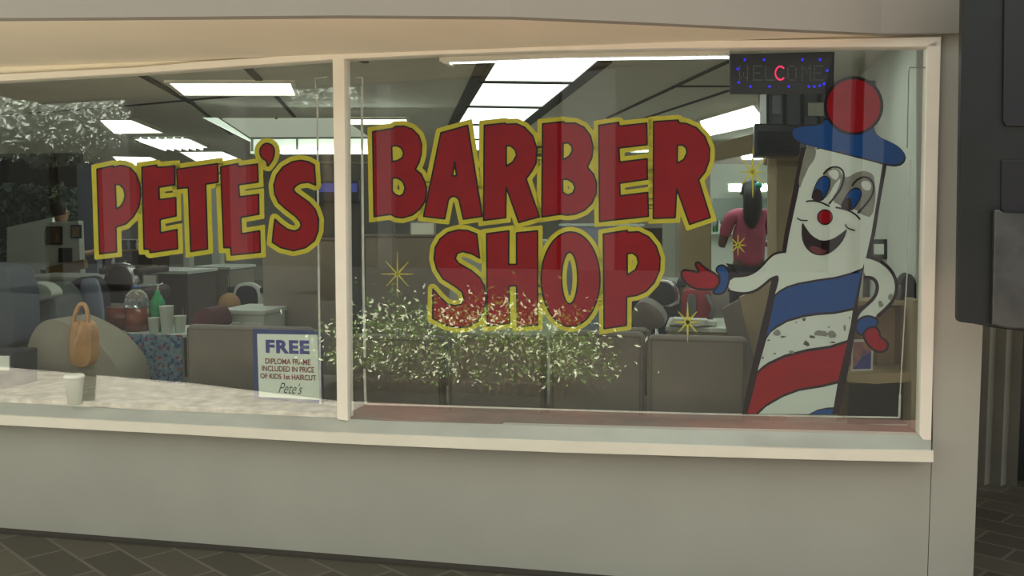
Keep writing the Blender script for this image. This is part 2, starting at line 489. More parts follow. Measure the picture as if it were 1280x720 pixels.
# dark metal wall box near the camera at the right edge
wk = -.42
pc = W(1230, 300, wk)
kb = empty('metal_box', (W(1340, 300, wk).x, wk + .12, 0), 'dark metal box with a black panel and silver lower plate at the right edge', 'metal box')
bm = px_prism([(1204, -60), (1420, -60), (1420, 430), (1236, 409), (1231, 406), (1199, 402.5), (1197.3, 398)], wk, .05, .004)
link('housing', bm, 'dark_metal', kb)
bm = px_prism([(1256, -60), (1420, -60), (1420, 158), (1258, 157), (1254, 152)], wk - .014, .012, .003)
link('panel', bm, 'black_plastic', kb)
link('back_case', px_prism([(1215, -60), (1420, -60), (1420, 395), (1215, 385)], wk + .05, .12, .004), 'dark_metal', kb)
bm = px_prism([(1252, 200), (1400, 198), (1400, 268), (1256, 267), (1251.5, 262)], wk - .008, .007, .002)
link('recess', bm, 'black_plastic', kb)
bm = px_prism([(1243, 262), (1250, 262), (1254, 268), (1400, 269), (1400, 414), (1262, 411), (1240, 406)], wk - .03, .028, .006)
link('plate', bm, 'silver_plate', kb)
bm = box((W(1390, 300, wk).x, wk + .22, 1.6), (.09, .09, 3.2), bevel=.005)
link('post', bm, 'dark_metal', kb)

# ------------------------------------------------------------------ PAINT ON THE GLASS: distance-field outlines
def seg_dist(P, a, b):
    ab = b - a; t = np.clip(((P - a) @ ab) / max(1e-9, ab @ ab), 0, 1)
    return np.linalg.norm(P - (a + t[..., None] * ab), axis=-1)
def sdf(P, loops):
    d = np.full(P.shape[:-1], 1e9); ins = np.zeros(P.shape[:-1], bool)
    for L in loops:
        L = np.array(L, float)
        for i in range(len(L)):
            a, b = L[i], L[(i + 1) % len(L)]
            d = np.minimum(d, seg_dist(P, a, b))
            c = (a[1] > P[..., 1]) != (b[1] > P[..., 1])
            with np.errstate(divide='ignore', invalid='ignore'):
                xi = (b[0] - a[0]) * (P[..., 1] - a[1]) / (b[1] - a[1]) + a[0]
            ins ^= c & (P[..., 0] < xi)
    return np.where(ins, -d, d)
def contour_mesh(loops, off, w, step=1.5, kite=True):
    allp = np.array([p for L in loops for p in L], float)
    m = abs(off) * 1.6 + 3
    xs = np.arange(allp[:, 0].min() - m, allp[:, 0].max() + m, step); ys = np.arange(allp[:, 1].min() - m, allp[:, 1].max() + m, step)
    P = np.stack(np.meshgrid(xs, ys), -1)
    f = sdf(P, loops) - off
    if kite and off > 2:
        for li, L in enumerate(loops):
            L = np.array(L, float); A = 0
            for i in range(len(L)):
                A += L[i][0] * L[(i + 1) % len(L)][1] - L[(i + 1) % len(L)][0] * L[i][1]
            sg = 1 if A > 0 else -1
            if li > 0: continue
            for i in range(len(L)):
                a, v, b = L[i - 1], L[i], L[(i + 1) % len(L)]
                d1 = (v - a); d2 = (b - v)
                if np.linalg.norm(d1) < 5 or np.linalg.norm(d2) < 5: continue
                d1 /= np.linalg.norm(d1); d2 /= np.linalg.norm(d2)
                cr = (d1[0] * d2[1] - d1[1] * d2[0]) * sg
                if cr > .5 and d1 @ d2 > -.35:
                    n1 = np.array((d1[1], -d1[0])) * sg; n2 = np.array((d2[1], -d2[0])) * sg
                    mt = (n1 + n2) / (1 + n1 @ n2)
                    K = [v, v + n1 * off, v + mt * off, v + n2 * off]
                    f = np.minimum(f, sdf(P, [K]))
    bm = bmesh.new(); cache = {}
    def vert(x, y):
        k = (round(x, 3), round(y, 3))
        if k not in cache: cache[k] = bm.verts.new(W(x, y, w))
        return cache[k]
    H, Wd = f.shape
    # whole rows of inside cells are joined into long quads
    for j in range(H - 1):
        i = 0
        while i < Wd - 1:
            c = (f[j, i], f[j, i + 1], f[j + 1, i + 1], f[j + 1, i])
            if max(c) <= 0:
                i0 = i
                while i < Wd - 1 and max(f[j, i], f[j, i + 1], f[j + 1, i + 1], f[j + 1, i]) <= 0: i += 1
                vs = [vert(xs[q], ys[j]) for q in range(i0, i + 1)] + [vert(xs[q], ys[j + 1]) for q in range(i, i0 - 1, -1)]
                bm.faces.new(vs)
                continue
            if min(c) < 0:
                cor = [(xs[i], ys[j]), (xs[i + 1], ys[j]), (xs[i + 1], ys[j + 1]), (xs[i], ys[j + 1])]
                poly = []
                for k in range(4):
                    a, b = cor[k], cor[(k + 1) % 4]; fa, fb = c[k], c[(k + 1) % 4]
                    if fa <= 0: poly.append(a)
                    if (fa <= 0) != (fb <= 0):
                        t = fa / (fa - fb); poly.append((a[0] + (b[0] - a[0]) * t, a[1] + (b[1] - a[1]) * t))
                vs = []
                for p in poly:
                    q = vert(*p)
                    if q not in vs: vs.append(q)
                if len(vs) > 2:
                    try: bm.faces.new(vs)
                    except ValueError: pass
            i += 1
    bmesh.ops.dissolve_limit(bm, angle_limit=.002, verts=bm.verts, edges=bm.edges)
    return bm
def fill(loops, w, bm=None):
    t = bm or bmesh.new()
    pl = [[W(x, y, w) for x, y in L] for L in loops]
    flat = [p for L in pl for p in L]
    vs = [t.verts.new(p) for p in flat]
    for tri in tessellate_polygon(pl):
        try: t.faces.new([vs[i] for i in tri])
        except ValueError: pass
    return t
def stroke(pts, wd, w, taper=False, bm=None, closed=False):
    t = bm or bmesh.new(); P = [Vector(p).to_2d() for p in pts]; n = len(P); L = []
    for i, p in enumerate(P):
        a = P[i - 1] if (i or closed) else p; b = P[(i + 1) % n] if (i < n - 1 or closed) else p
        d = (b - a).normalized(); q = Vector((-d.y, d.x)); k = wd / 2
        if taper: k *= max(.12, 1 - abs(2 * i / (n - 1) - 1) ** 2)
        L.append((t.verts.new(W(*(p + q * k), w)), t.verts.new(W(*(p - q * k), w))))
    for i in range(n if closed else n - 1):
        a, b = L[i], L[(i + 1) % n]; t.faces.new((a[0], b[0], b[1], a[1]))
    return t
WY, WB, WR = .0100, .0094, .0088   # paint layers just behind the glass
a5 = 16 / 3
LET = {
 'PETE': [
  ([(121, 211.5), (141.5, 207), (142, 209), (150, 206.6), (156, 207.3), (163, 210), (170, 217.5), (175, 231), (176, 244), (173.5, 259), (167, 271), (157.5, 280), (145, 284), (145.8, 315), (124.5, 317.5)],
   [(144.2, 230.6), (149.5, 231), (154.5, 236), (156.3, 244), (154.5, 252), (150.5, 258), (145.3, 261)]),
  ([(177.2, 209), (196, 206.3), (196.6, 209.2), (218.5, 207.3), (218.7, 230.8), (198.8, 234.2), (199.2, 249.5), (219.8, 246.7), (220.3, 270), (200.3, 274.5), (200.6, 291), (221.3, 286.8), (222.2, 311), (187.5, 316), (186.6, 311.6), (180, 311.6)],),
  ([(220.6, 211.5), (272.2, 204.4), (272.8, 227.8), (257.2, 230.3), (259.6, 311.3), (238.4, 314.6), (235.3, 234.4), (222.1, 235.9)],),
  ([(275.6, 208.5), (297.5, 204.4), (297.9, 208.1), (321.9, 204.8), (322.8, 227.8), (298.4, 231), (299.4, 246), (323.4, 242.8), (323.8, 267.8), (300.9, 271.9), (302.2, 292.1), (324.7, 288.4), (325.6, 315.4), (289, 319.1), (288.1, 309.8), (279.7, 309.8)],),
  (smooth([(334, 178.5), (340, 181), (343.5, 187), (342.5, 196), (339, 203), (334, 209), (333.2, 201), (328, 198.5), (324.8, 193), (324.5, 187), (328, 181)]),),
  (Q(200, 195, a5, [(1038, 195), (990, 175), (935, 182), (903, 202), (890, 225), (905, 245), (990, 305), (1035, 355), (1058, 420), (1055, 500), (1030, 565), (970, 612), (890, 632), (805, 612), (748, 575), (755, 500), (766, 420), (800, 452), (850, 488), (895, 500), (925, 488), (940, 465), (935, 440), (905, 405), (840, 355), (790, 310), (765, 255), (758, 195), (778, 125), (820, 72), (880, 38), (940, 28), (990, 38), (1030, 60)]),),
 ],
 'BARBER': [
  (Q(430, 180, a5, [(190, -82), (325, -105), (343, -118), (400, -120), (455, -100), (500, -55), (518, 0), (515, 70), (500, 125), (476, 168), (515, 200), (543, 260), (552, 320), (540, 385), (505, 435), (455, 475), (390, 493), (345, 488), (310, 470), (200, 485)]),
   Q(430, 180, a5, [(318, 15), (350, 12), (380, 25), (397, 60), (387, 92), (355, 110), (322, 117)]), Q(430, 180, a5, [(322, 230), (350, 226), (388, 245), (407, 290), (397, 330), (372, 347), (342, 336), (322, 315)])),
  (Q(430, 180, a5, [(645, -75), (825, -125), (922, 483), (795, 502), (765, 368), (740, 350), (715, 352), (697, 372), (672, 500), (530, 483)]),
   Q(430, 180, a5, [(738, 120), (724, 212), (750, 212)])),
  (Q(430, 180, a5, [(935, -125), (1075, -140), (1082, -132), (1150, -136), (1205, -112), (1258, -55), (1287, 30), (1280, 130), (1250, 185), (1215, 232), (1303, 485), (1165, 525), (1082, 290), (1078, 492), (930, 510)]),
   Q(430, 180, a5, [(1082, 12), (1112, 14), (1140, 38), (1150, 75), (1125, 118), (1082, 148)])),
  (Q(650, 180, a5, [(150, -135), (292, -150), (300, -140), (370, -140), (428, -112), (470, -55), (488, 20), (480, 90), (450, 155), (490, 200), (512, 260), (508, 330), (480, 395), (430, 443), (370, 468), (315, 475), (275, 468), (145, 487)]),
   Q(650, 180, a5, [(288, -6), (322, -6), (345, 15), (349, 45), (328, 80), (287, 105)]), Q(650, 180, a5, [(285, 235), (318, 236), (352, 258), (366, 290), (352, 325), (320, 340), (286, 322)])),
  (Q(650, 180, a5, [(525, -125), (658, -145), (662, -120), (845, -140), (848, 5), (660, 27), (665, 120), (848, 98), (850, 235), (665, 262), (668, 345), (852, 322), (857, 482), (530, 518)]),),
  (Q(650, 180, a5, [(890, -150), (1055, -160), (1060, -142), (1110, -138), (1178, -108), (1233, -50), (1265, 30), (1262, 110), (1235, 185), (1192, 240), (1270, 490), (1130, 537), (1045, 300), (1035, 492), (888, 497)]),
   Q(650, 180, a5, [(1050, 8), (1085, 8), (1108, 28), (1112, 60), (1092, 102), (1048, 128)])),
 ],
 'SHOP': [
  (Q(430, 300, a5, [(905, 122), (850, 92), (790, 78), (755, 90), (742, 125), (765, 155), (850, 203), (905, 250), (938, 310), (948, 400), (932, 480), (890, 545), (830, 578), (760, 585), (690, 572), (640, 548), (590, 522), (592, 325), (640, 380), (690, 425), (740, 438), (782, 427), (800, 390), (785, 345), (740, 310), (660, 260), (618, 195), (600, 125), (608, 50), (640, -8), (690, -48), (760, -68), (820, -65), (885, -40)]),),
  (Q(430, 300, a5, [(950, -42), (1100, -62), (1098, 162), (1150, 162), (1150, -48), (1291, -62), (1291, 568), (1155, 578), (1150, 305), (1100, 308), (1105, 555), (955, 575)]),),
  (Q(650, 300, a5, [(337 + 197 * math.cos(t), 262 + 317 * math.sin(t)) for t in np.linspace(0, 2 * PI, 40, endpoint=False)]),
   Q(650, 300, a5, [(331 + 53 * math.cos(t), 254 + 172 * math.sin(t)) for t in np.linspace(0, 2 * PI, 24, endpoint=False)])),
  (Q(650, 300, a5, [(555, -40), (715, -65), (720, -52), (790, -56), (858, -22), (908, 40), (935, 120), (930, 205), (895, 285), (840, 343), (780, 370), (712, 380), (710, 570), (560, 592)]),
   Q(650, 300, a5, [(715, 92), (750, 88), (778, 108), (789, 150), (770, 198), (715, 232)])),
 ],
}
WORDS = (('PETE', 'red and yellow hand-painted owner name lettering on the left pane', 6.6),
         ('BARBER', 'red and yellow painted word BARBER across the right pane', 6.4),
         ('SHOP', 'red and yellow painted word SHOP below the word BARBER', 6.2))
for key, lab, off in WORDS:
    x0, y0 = LET[key][0][0][0]
    root = empty('painted_lettering', W(x0, y0, .012), lab, 'window lettering', 'painted words on the shop window')
    for loops in LET[key]:
        loops = [list(l) for l in loops]
        o = link('letter', contour_mesh(loops, off, WY), 'yellow_paint', root)
        o['label'] = 'yellow painted border of one letter'
        link('letter_edge', contour_mesh(loops, .9, WB, 1.0, False), 'black_paint', o)
        bm = contour_mesh(loops, -1.2, WR, 1.0, False)
        link('letter_face', bm, 'red_paint', o)

# stars
def star(cx, cy, rl, rv, rd, cell, lab):
    bm = bmesh.new()
    for (dx, dy) in ((0, -rv), (0, rv), (rl, 0), (-rl, 0), (rd, -rd * 1.1), (-rd, rd * 1.1), (rd, rd * 1.1), (-rd, -rd * 1.1)):
        l = math.hypot(dx, dy); q = (-dy / l, dx / l)
        fill([[(cx + q[0] * cell, cy + q[1] * cell), (cx + dx + q[0] * .35, cy + dy + q[1] * .35), (cx + dx - q[0] * .35, cy + dy - q[1] * .35), (cx - q[0] * cell, cy - q[1] * cell)]], WB, bm)
    fill([[(cx + cell * 1.5 * math.cos(t), cy + cell * 1.5 * math.sin(t)) for t in np.linspace(0, 2 * PI, 10, endpoint=False)]], WB, bm)
    o = link('painted_star', bm, 'yellow_paint'); tag(o, lab, 'painted star', 'yellow stars painted on the window')
star(496.7, 342.5, 20, 28, 14, .9, 'thin yellow painted star left of the word SHOP')
star(941, 215, 16, 32, 17, 1.4, 'tall yellow painted star right of the word BARBER')
star(922.5, 306.5, 10, 13, 8, .9, 'small yellow painted star above the red painted hand')
star(859.5, 402.5, 17, 25, 12, 1.7, 'bold yellow painted star below the red painted hand')

# ------------------------------------------------------------------ the painted barber pole figure
fig = empty('painted_barber_pole', W(990, 517, .012), 'painted smiling striped barber pole figure with blue hat on the right pane', 'window painting')
def paint(name, loops, m, lay, parent=fig):
    return link(name, fill(loops, .0100 - lay * .0004), m, parent)
A = lambda p: Q(1000, 60, a5, p)
B = lambda p: Q(840, 180, a5, p)
C = lambda p: Q(960, 180, 6.37, p)
D4 = lambda p: Q(840, 300, a5, p)
E = lambda p: Q(960, 300, a5, p)
F = lambda p: Q(840, 420, a5, p)
G = lambda p: Q(1000, 420, 4.557, p)
body_l = [(1001.5, 183), (991, 240), (980.5, 293), (977, 318), (965, 347), (957, 386), (950.5, 412), (940, 457), (934, 485), (927.5, 518)]
body_r = [(1109, 203), (1100, 255), (1094, 293), (1086, 322), (1079, 337), (1073, 375), (1070, 410), (1064, 445), (1057, 480), (1049, 518)]
bo = paint('pole_outline', [body_l[:1] + body_r + body_l[:0:-1]], 'black_paint', 0)
# face and stripes
top_edge = [(969, 367.5), (975, 362.5), (983, 358), (997.5, 353.4), (1022, 349), (1044, 346), (1063, 341), (1078, 335.6)]
face = paint('face', [[(1009, 181), (1104, 199), (1097, 245), (1089, 293), (1083, 320), (1078, 335)] + top_edge[::-1][1:] + [(971, 345), (975, 343), (983, 314), (986.5, 293), (998, 240)]], 'white_paint', 1)
b1_bot = [(958, 421), (963, 413), (971, 407), (984.4, 399.4), (1005, 393.5), (1022, 391), (1044, 389.5), (1067, 384.5)]
paint('blue_stripe', [[(x, y + 2.6) for x, y in top_edge[:-1]] + [(1077, 338.5)] + b1_bot[::-1]], 'blue_paint', 1)
w2b = [(947, 463.5), (953, 458), (960, 453), (980.6, 443.4), (1009, 436), (1037, 432), (1059, 425)]
paint('white_stripe', [[(x, y + 3) for x, y in b1_bot[:-1]] + [(1066, 388)] + [(1063, 408)] + w2b[::-1]], 'white_paint', 1)
rb = [(934.5, 517), (945, 516.6), (958, 505), (979, 493), (999, 485.6), (1027.5, 481), (1047.5, 476)]
paint('red_stripe', [[(x, y + 3.6) for x, y in w2b] + rb[::-1]], 'red_paint', 1)
paint('white_stripe', [[(x, y + 3.2) for x, y in rb[2:-1]] + [(1047, 479.5), (1042, 509), (1033, 509.5), (1022, 512), (1011, 517.5), (948, 517.5)]], 'white_paint', 1)
paint('blue_stripe', [[(1012, 518), (1022, 513.5), (1033, 511), (1041.5, 511.5), (1040, 518)]], 'blue_paint', 1)
# hat
hat = [(990.5, 163), (993, 160.5), (1003, 158), (1027, 156.5), (1033, 148), (1090, 148), (1091, 162), (1097, 171), (1113, 177.5), (1124, 183.5), (1131.5, 193), (1130, 201), (1122, 206), (1108, 205), (1090, 200), (1060, 193), (1015, 182.5), (1000, 178), (991, 172)]
h = paint('hat', [smooth(hat)], 'blue_paint', 3); 
paint('hat_outline', [[((x - 1060) * 1.018 + 1060, (y - 177) * 1.09 + 177) for x, y in smooth(hat)]], 'black_paint', 2)
circ = lambda cx, cy, r, ry=None, n=36: [(cx + r * math.cos(t), cy + (ry or r) * math.sin(t)) for t in np.linspace(0, 2 * PI, n, endpoint=False)]
paint('ball_outline', [circ(1067, 132, 37.3, 36.8)], 'black_paint', 4)
paint('ball', [circ(1067, 132.3, 33.4, 33.2)], 'red_paint', 5)
# arms
arm_l = smooth(D4([(760, 85), (690, 95), (645, 130), (600, 185), (550, 225), (490, 248), (390, 252), (372, 328), (430, 345), (500, 348), (560, 328), (610, 290), (655, 250), (708, 232), (790, 230), (800, 100)]))
def outline(pts, wd, lay, m='black_paint', name='outline', closed=True):
    return link(name, stroke(pts, wd, .0100 - lay * .0004, closed=closed), m, fig)
arm_open = D4([(760, 78), (690, 88), (645, 123), (600, 177), (550, 217), (490, 240), (390, 244)])
outline(smooth(arm_open, 2, False), 3.4, 2, closed=False, name='arm_outline')
outline(smooth(D4([(372, 334), (430, 352), (500, 356), (560, 338), (610, 300), (655, 262), (700, 240), (705, 260), (688, 330), (670, 370)]), 2, False), 3.4, 2, closed=False, name='arm_outline')
paint('arm', [arm_l], 'white_paint', 3)
cuf = smooth(D4([(290, 200), (310, 170), (345, 166), (375, 195), (385, 240), (375, 300), (350, 350), (310, 365), (265, 352), (300, 320), (320, 270), (315, 230)]), 2)
paint('cuff', [cuf], 'blue_paint', 4); outline(cuf, 2.2, 5)
hnd = smooth(D4([(62, 215), (80, 198), (130, 205), (190, 220), (158, 175), (158, 150), (180, 148), (210, 180), (250, 205), (290, 225), (318, 260), (312, 300), (280, 330), (200, 332), (140, 320), (95, 290), (65, 250)]), 2)
paint('hand', [hnd], 'red_paint', 6); outline(hnd, 2.8, 7)
ro = smooth(E([(655, 110), (700, 120), (765, 150), (820, 200), (852, 260), (860, 330), (838, 400), (790, 455), (730, 508)]), 2, False)
outline(ro, 4.2, 2, closed=False, name='arm_outline')
ri = smooth(E([(640, 250), (690, 250), (722, 275), (732, 325), (710, 385), (655, 435), (600, 485), (580, 545)]), 2, False)
paint('arm', [smooth(E([(640, 118), (655, 118), (700, 126), (762, 158), (812, 205), (845, 262), (850, 330), (828, 395), (780, 448), (725, 502), (690, 540), (590, 540), (600, 490), (655, 440), (712, 388), (733, 330), (725, 280), (690, 250), (640, 245)]))], 'white_paint', 1)
outline(ri, 4.4, 3, closed=False, name='arm_outline')
cuf = smooth(E([(580, 580), (598, 535), (640, 508), (690, 508), (730, 530), (735, 560), (700, 590), (650, 600), (630, 640), (595, 620)]), 2)
paint('cuff', [cuf], 'blue_paint', 4); outline(cuf, 2.4, 5)
hnd = smooth([(1079, 416), (1085, 410), (1094, 408), (1099, 413), (1100, 421), (1107, 425), (1111, 431), (1108, 438), (1101, 440.5), (1092, 438), (1085, 431), (1080, 423)], 2)
paint('hand', [hnd], 'red_paint', 6); outline(hnd, 2.8, 7)
# face details
def st(pts, wd, lay, name, m='black_paint', tp=False):
    link(name, stroke(smooth(pts, 2, False), wd, .0100 - lay * .0004, taper=tp), m, fig)
paint('worn_patch', [smooth(C([(312, 2), (375, 18), (385, 70), (368, 130), (325, 180), (300, 240), (272, 300), (255, 360), (242, 300), (262, 200), (285, 100)]))], 'grey_wear', 2)
paint('worn_patch', [smooth(C([(430, 245), (480, 200), (560, 190), (600, 260), (640, 265), (700, 225), (770, 212), (840, 240), (850, 300), (860, 420), (830, 590), (740, 560), (700, 520), (600, 500), (500, 450), (560, 350), (585, 260), (530, 320), (500, 380), (450, 440), (400, 420)]))], 'grey_wear', 2)
paint('eye_white', [smooth(C([(470, 225), (520, 200), (560, 215), (565, 260), (540, 290), (505, 270)]))], 'white_paint', 3)
paint('eye_white', [smooth(C([(740, 300), (790, 290), (825, 320), (815, 370), (775, 370), (745, 340)]))], 'white_paint', 3)
for pts, dark in (([(345, 445), (362, 370), (395, 290), (430, 258), (470, 256), (495, 290), (490, 340), (465, 400), (430, 457)], [(345, 445), (358, 385), (385, 350), (420, 370), (440, 400), (430, 457)]),
                  ([(575, 510), (605, 445), (642, 382), (682, 350), (725, 353), (746, 385), (735, 430), (705, 485), (665, 532)], [(575, 510), (600, 455), (635, 420), (665, 440), (672, 500), (655, 530)])):
    pp = smooth(C(pts)); paint('pupil', [pp], 'blue_paint', 4); paint('pupil_shade', [smooth(C(dark))], 'black_paint', 5); outline(pp, 1.3, 6, name='pupil_outline')
st(C([(440, 240), (480, 195), (530, 180), (580, 192), (607, 235), (600, 300), (575, 365), (530, 425), (485, 478)]), 2.4, 6, 'eye_outline')
st(C([(668, 335), (700, 290), (755, 260), (812, 272), (845, 325), (835, 400), (790, 470), (715, 550)]), 2.4, 6, 'eye_outline')
st(C([(303, 458), (350, 450), (420, 462), (490, 497)]), 2.0, 6, 'eyelid_line')
st(C([(538, 505), (600, 515), (670, 542), (710, 572), (735, 602)]), 2.0, 6, 'eyelid_line')
paint('nose_outline', [circ(1031.2, 271.4, 9.9)], 'black_paint', 6)
paint('nose', [circ(1031.2, 271.4, 8.2)], 'red_paint', 7)
mouth = B([(866, 512), (893, 560), (935, 615), (1000, 648), (1070, 635), (1130, 595), (1172, 560), (1150, 630), (1105, 690), (1050, 732), (990, 746), (930, 730), (885, 685), (862, 620)])
paint('mouth', [smooth(mouth)], 'black_paint', 4)
mat('tongue_paint', (.12, .012, .022), .5)
paint('tongue', [smooth(B([(905, 690), (950, 678), (1000, 700), (1040, 712), (1000, 738), (945, 730)]))], 'tongue_paint', 5)
st(B([(833, 493), (858, 510), (905, 510)]), 1.7, 5, 'cheek_line')
st(B([(1155, 535), (1168, 562), (1220, 577)]), 1.7, 5, 'cheek_line')
def chips(lst, m, seed):
    rd = random.Random(seed)
    for cx, cy, r, ry in lst:
        pts = []
        for t in np.linspace(0, 2 * PI, 9, endpoint=False):
            k = rd.uniform(.55, 1.2); pts.append((cx + r * k * math.cos(t), cy + ry * k * math.sin(t)))
        link('chipped_paint', fill([pts], .0100 - 6 * .0004), m, fig)
chips([(1026, 417, 8, 5), (1040, 419, 6, 5), (971, 417, 6, 5), (1101, 381, 4, 5), (1113, 371, 3, 4), (1056, 410, 2, 4), (990, 440, 4, 2)], 'grey_wear', 2)
chips([(1005, 399, 2.2, 2.4), (1015, 421, 4, 2.6), (1008, 429, 4.5, 4), (979, 421, 3.5, 1.3), (961, 425, 2, 1.2), (953.5, 447.5, 1.6, 2), (1041, 428, 5, 1.3), (995, 403, 1.5, 1), (968, 442, 2, 1), (1036, 409, 1.5, 1), (1062, 397.5, 1.3, 1.5), (1003, 183.5, 3, 1.4), (1052, 190, 3, 1.2), (1022, 186, 2.5, 1)], 'dark_wear', 5)

# alarm tape along the edge of the panes
def tape(runs, lab, m='tape'):
    bm = bmesh.new()
    for r_, wd in runs: stroke(r_, wd, .0108, bm=bm)
    tag(link('alarm_tape', bm, m), lab, 'tape', 'foil tape along the panes')
tape([([(393.5, 98), (394.5, 110)], 1.2), ([(396.5, 118), (397.8, 300), (400.5, 505)], 2.4), ([(394, 98), (409, 96)], 1.2)], 'pale foil tape running down the right side of the left pane')
tape([([(446.5, 97), (453, 97), (453, 110)], 1.5), ([(452.3, 108), (452.6, 180), (454, 340), (456, 447)], 3), ([(455.5, 461), (457, 505)], 3), ([(457, 504.8), (700, 512), (870, 517), (1030, 520.5), (1125, 522)], 2.2),
      ([(1124, 522), (1125, 493)], 2.6), ([(1125, 493), (1134, 340), (1138, 200)], 1.4)], 'long foil tape line around the lower edge of the right pane')
tape([([(1157, 84.5), (1137, 84.5), (1136, 90), (1134, 185)], 1.5)], 'grey foil tape at the top right corner of the right pane', 'grey_tape')

# ------------------------------------------------------------------ THE ROOM
FZ = .22                           # shop floor
CZ = 2.62                          # ceiling
rw0 = W(1166, 300, .2); rw1 = D(995, 300, 11.5)
struct(link('floor', prism([(-15, .14, FZ - .08), (rw0.x + .2, .14, FZ - .08), (rw1.x + .2, 15, FZ - .08), (-15, 15, FZ - .08)], (0, 0, .08)), 'floor_tile'))
struct(link('ceiling', box((-6, 8.1, CZ + .03), (24, 15.9, .06)), 'ceiling_tile'))
dv = Vector((rw1.x - rw0.x, rw1.y - rw0.y, 0)).normalized(); nv = Vector((dv.y, -dv.x, 0))
struct(link('wall_right', prism([(rw0.x, rw0.y, FZ), (rw0.x, rw0.y, CZ), (rw1.x + dv.x * 4, rw1.y + dv.y * 4, CZ), (rw1.x + dv.x * 4, rw1.y + dv.y * 4, FZ)], nv * .1), 'right_wall'))
struct(link('wall_back', box((-5.5, 15, 1.4), (22, .15, 2.5)), 'interior_wall'))
struct(link('wall_far_left', box((-14.5, 7.5, 1.4), (.15, 15, 2.5)), 'dark_wall'))
# window ledge: pale left and brown right colours stand for sun and shade
le = [(-300, 425), (-40, 455), (18, 462), (240, 481), (420, 504), (436, 505)]
bm = prism([Z(x, y, .715) for x, y in le] + [Vector((W(436, 524, .0).x, .012, .715)), Vector((UL, .012, .715))], (0, 0, -.05), .004)
tag(link('window_ledge', bm, 'sunlit_ledge'), 'stone ledge inside the left pane, coloured pale as if sunlit, under the cup and the FREE sign', 'ledge')
le = [(437, 505), (560, 512), (800, 521), (1060, 529), (1152, 533)]
bm = prism([Z(x, y, .70) for x, y in le] + [Vector((W(1158, 540, 0).x, .012, .70)), Vector((W(437, 524, .0).x, .012, .70))], (0, 0, -.05), .004)
tag(link('window_ledge', bm, 'shaded_ledge'), 'narrow ledge inside the right pane, coloured brown as if shaded, below the chair backs', 'ledge')

# ceiling seams and beams
def cline(x0, y0, x1, y1, wd, dz, m='ceiling_dark', bm=None):
    a, b = Z(x0, y0, CZ), Z(x1, y1, CZ); d = (b - a).normalized(); q = Vector((-d.y, d.x, 0)) * wd / 2
    return prism([a + q, a - q, b - q, b + q], (0, 0, -dz), bm=bm)
bm = None
for l in ((174, 91, 240, 128, .055), (240, 128, 290, 168, .03), (307, 82, 324, 99, .05), (344, 118, 368, 145, .03), (345, 147, 371, 173, .02),
          (912, 75, 759, 147, .025), (912, 112, 800, 149, .025), (840, 107, 912, 107, .012), (605, 79, 560, 166, .09), (756, 76, 655, 158, .09), (0, 143, 110, 136, .02), (110, 136, 307, 118, .02)):
    bm = cline(*l[:4], l[4], .012, bm=bm)
struct(link('ceiling_seams', bm, 'ceiling_dark'))
# ceiling lights
def troffer(q, lab, m='diffuser', hang=.02, grp='ceiling lights', mid=False):
    p = [Z(x, y, CZ - .001) for x, y in q]; c = sum(p, Vector()) / 4
    root = empty('ceiling_light', c, lab, 'ceiling light', grp)
    bm = None
    for i in range(4):
        a, b = p[i], p[(i + 1) % 4]; d = (b - a).normalized(); n_ = (c - a); n_ = (n_ - d * n_.dot(d)).normalized() * .03
        bm = prism([a, b, b + n_, a + n_], (0, 0, -hang), bm=bm)
    link('frame', bm, 'dark_wall' if mid else 'frame_paint', root)
    link('diffuser', prism([c + (v - c) * .975 for v in p], (0, 0, -hang * .6)), m, root)
    if m == 'louver':
        bm = None
        for k in range(1, 7):
            t = k / 7
            a, b = p[0].lerp(p[1], t), p[3].lerp(p[2], t)
            bm = prism([a + Vector((-.01, 0, 0)), b + Vector((-.01, 0, 0)), b + Vector((.01, 0, 0)), a + Vector((.01, 0, 0))], (0, 0, -hang - .03), bm=bm)
        link('louver_blade', bm, 'bright_tube', root)
    return root
XA = lambda y: 610 - .564 * (y - 78.7) + 1
XB = lambda y: 751 - 1.253 * (y - 75) - 1
ys = [66, 99.5, 130.8, 153.5, 172, 186]
nm = ('nearest the window', 'second from the window', 'third from the window', 'fourth from the window', 'farthest from the window')
for i in range(5):
    a, b = ys[i] + .6, ys[i + 1] - .6
    troffer([(XA(a), a), (XB(a), a + (1.5 if i else 0)), (XB(b), b + 1.6), (XA(b), b)], 'large lit panel of the bright ceiling strip above the word BARBER, ' + nm[i], grp='bright ceiling strip', mid=True)
troffer([(205, 100), (368, 100), (374, 117), (226, 117)], 'long ceiling light at the top of the left pane')
troffer([(120, 147.5), (167, 147.5), (208, 164.5), (140, 165.5)], 'square ceiling light above the letter P')
troffer([(165, 172), (238, 171.5), (262, 183), (198, 184)], 'louvered ceiling light above the first letter E', 'louver')
troffer([(222, 188.5), (280, 188), (310, 201), (246, 202)], 'ceiling light just above the letter T')
troffer([(138, 194), (190, 195), (215, 206), (150, 206)], 'dim ceiling light behind the top of the letter P')
troffer([(871, 149), (945, 127), (962, 152), (880, 170)], 'ceiling light at right under the welcome sign', 'bright_tube')
for (u_, w_, lab) in ((.9, .95, 'unseen fill light added just inside the window, above the right pane'), (-2.3, 1.0, 'unseen fill light added just inside the window, above the left pane')):
    c_ = Vector((u_, w_, CZ - .001))
    r_ = empty('ceiling_light', c_, lab, 'ceiling light', 'ceiling lights')  # added lamps out of view, brighten the right wall and chairs
    link('frame', box(c_ - Vector((0, 0, .01)), (1.26, .46, .02), bevel=.003), 'frame_paint', r_)
    link('diffuser', box(c_ - Vector((0, 0, .022)), (1.18, .38, .012)), 'fill_diffuser', r_)
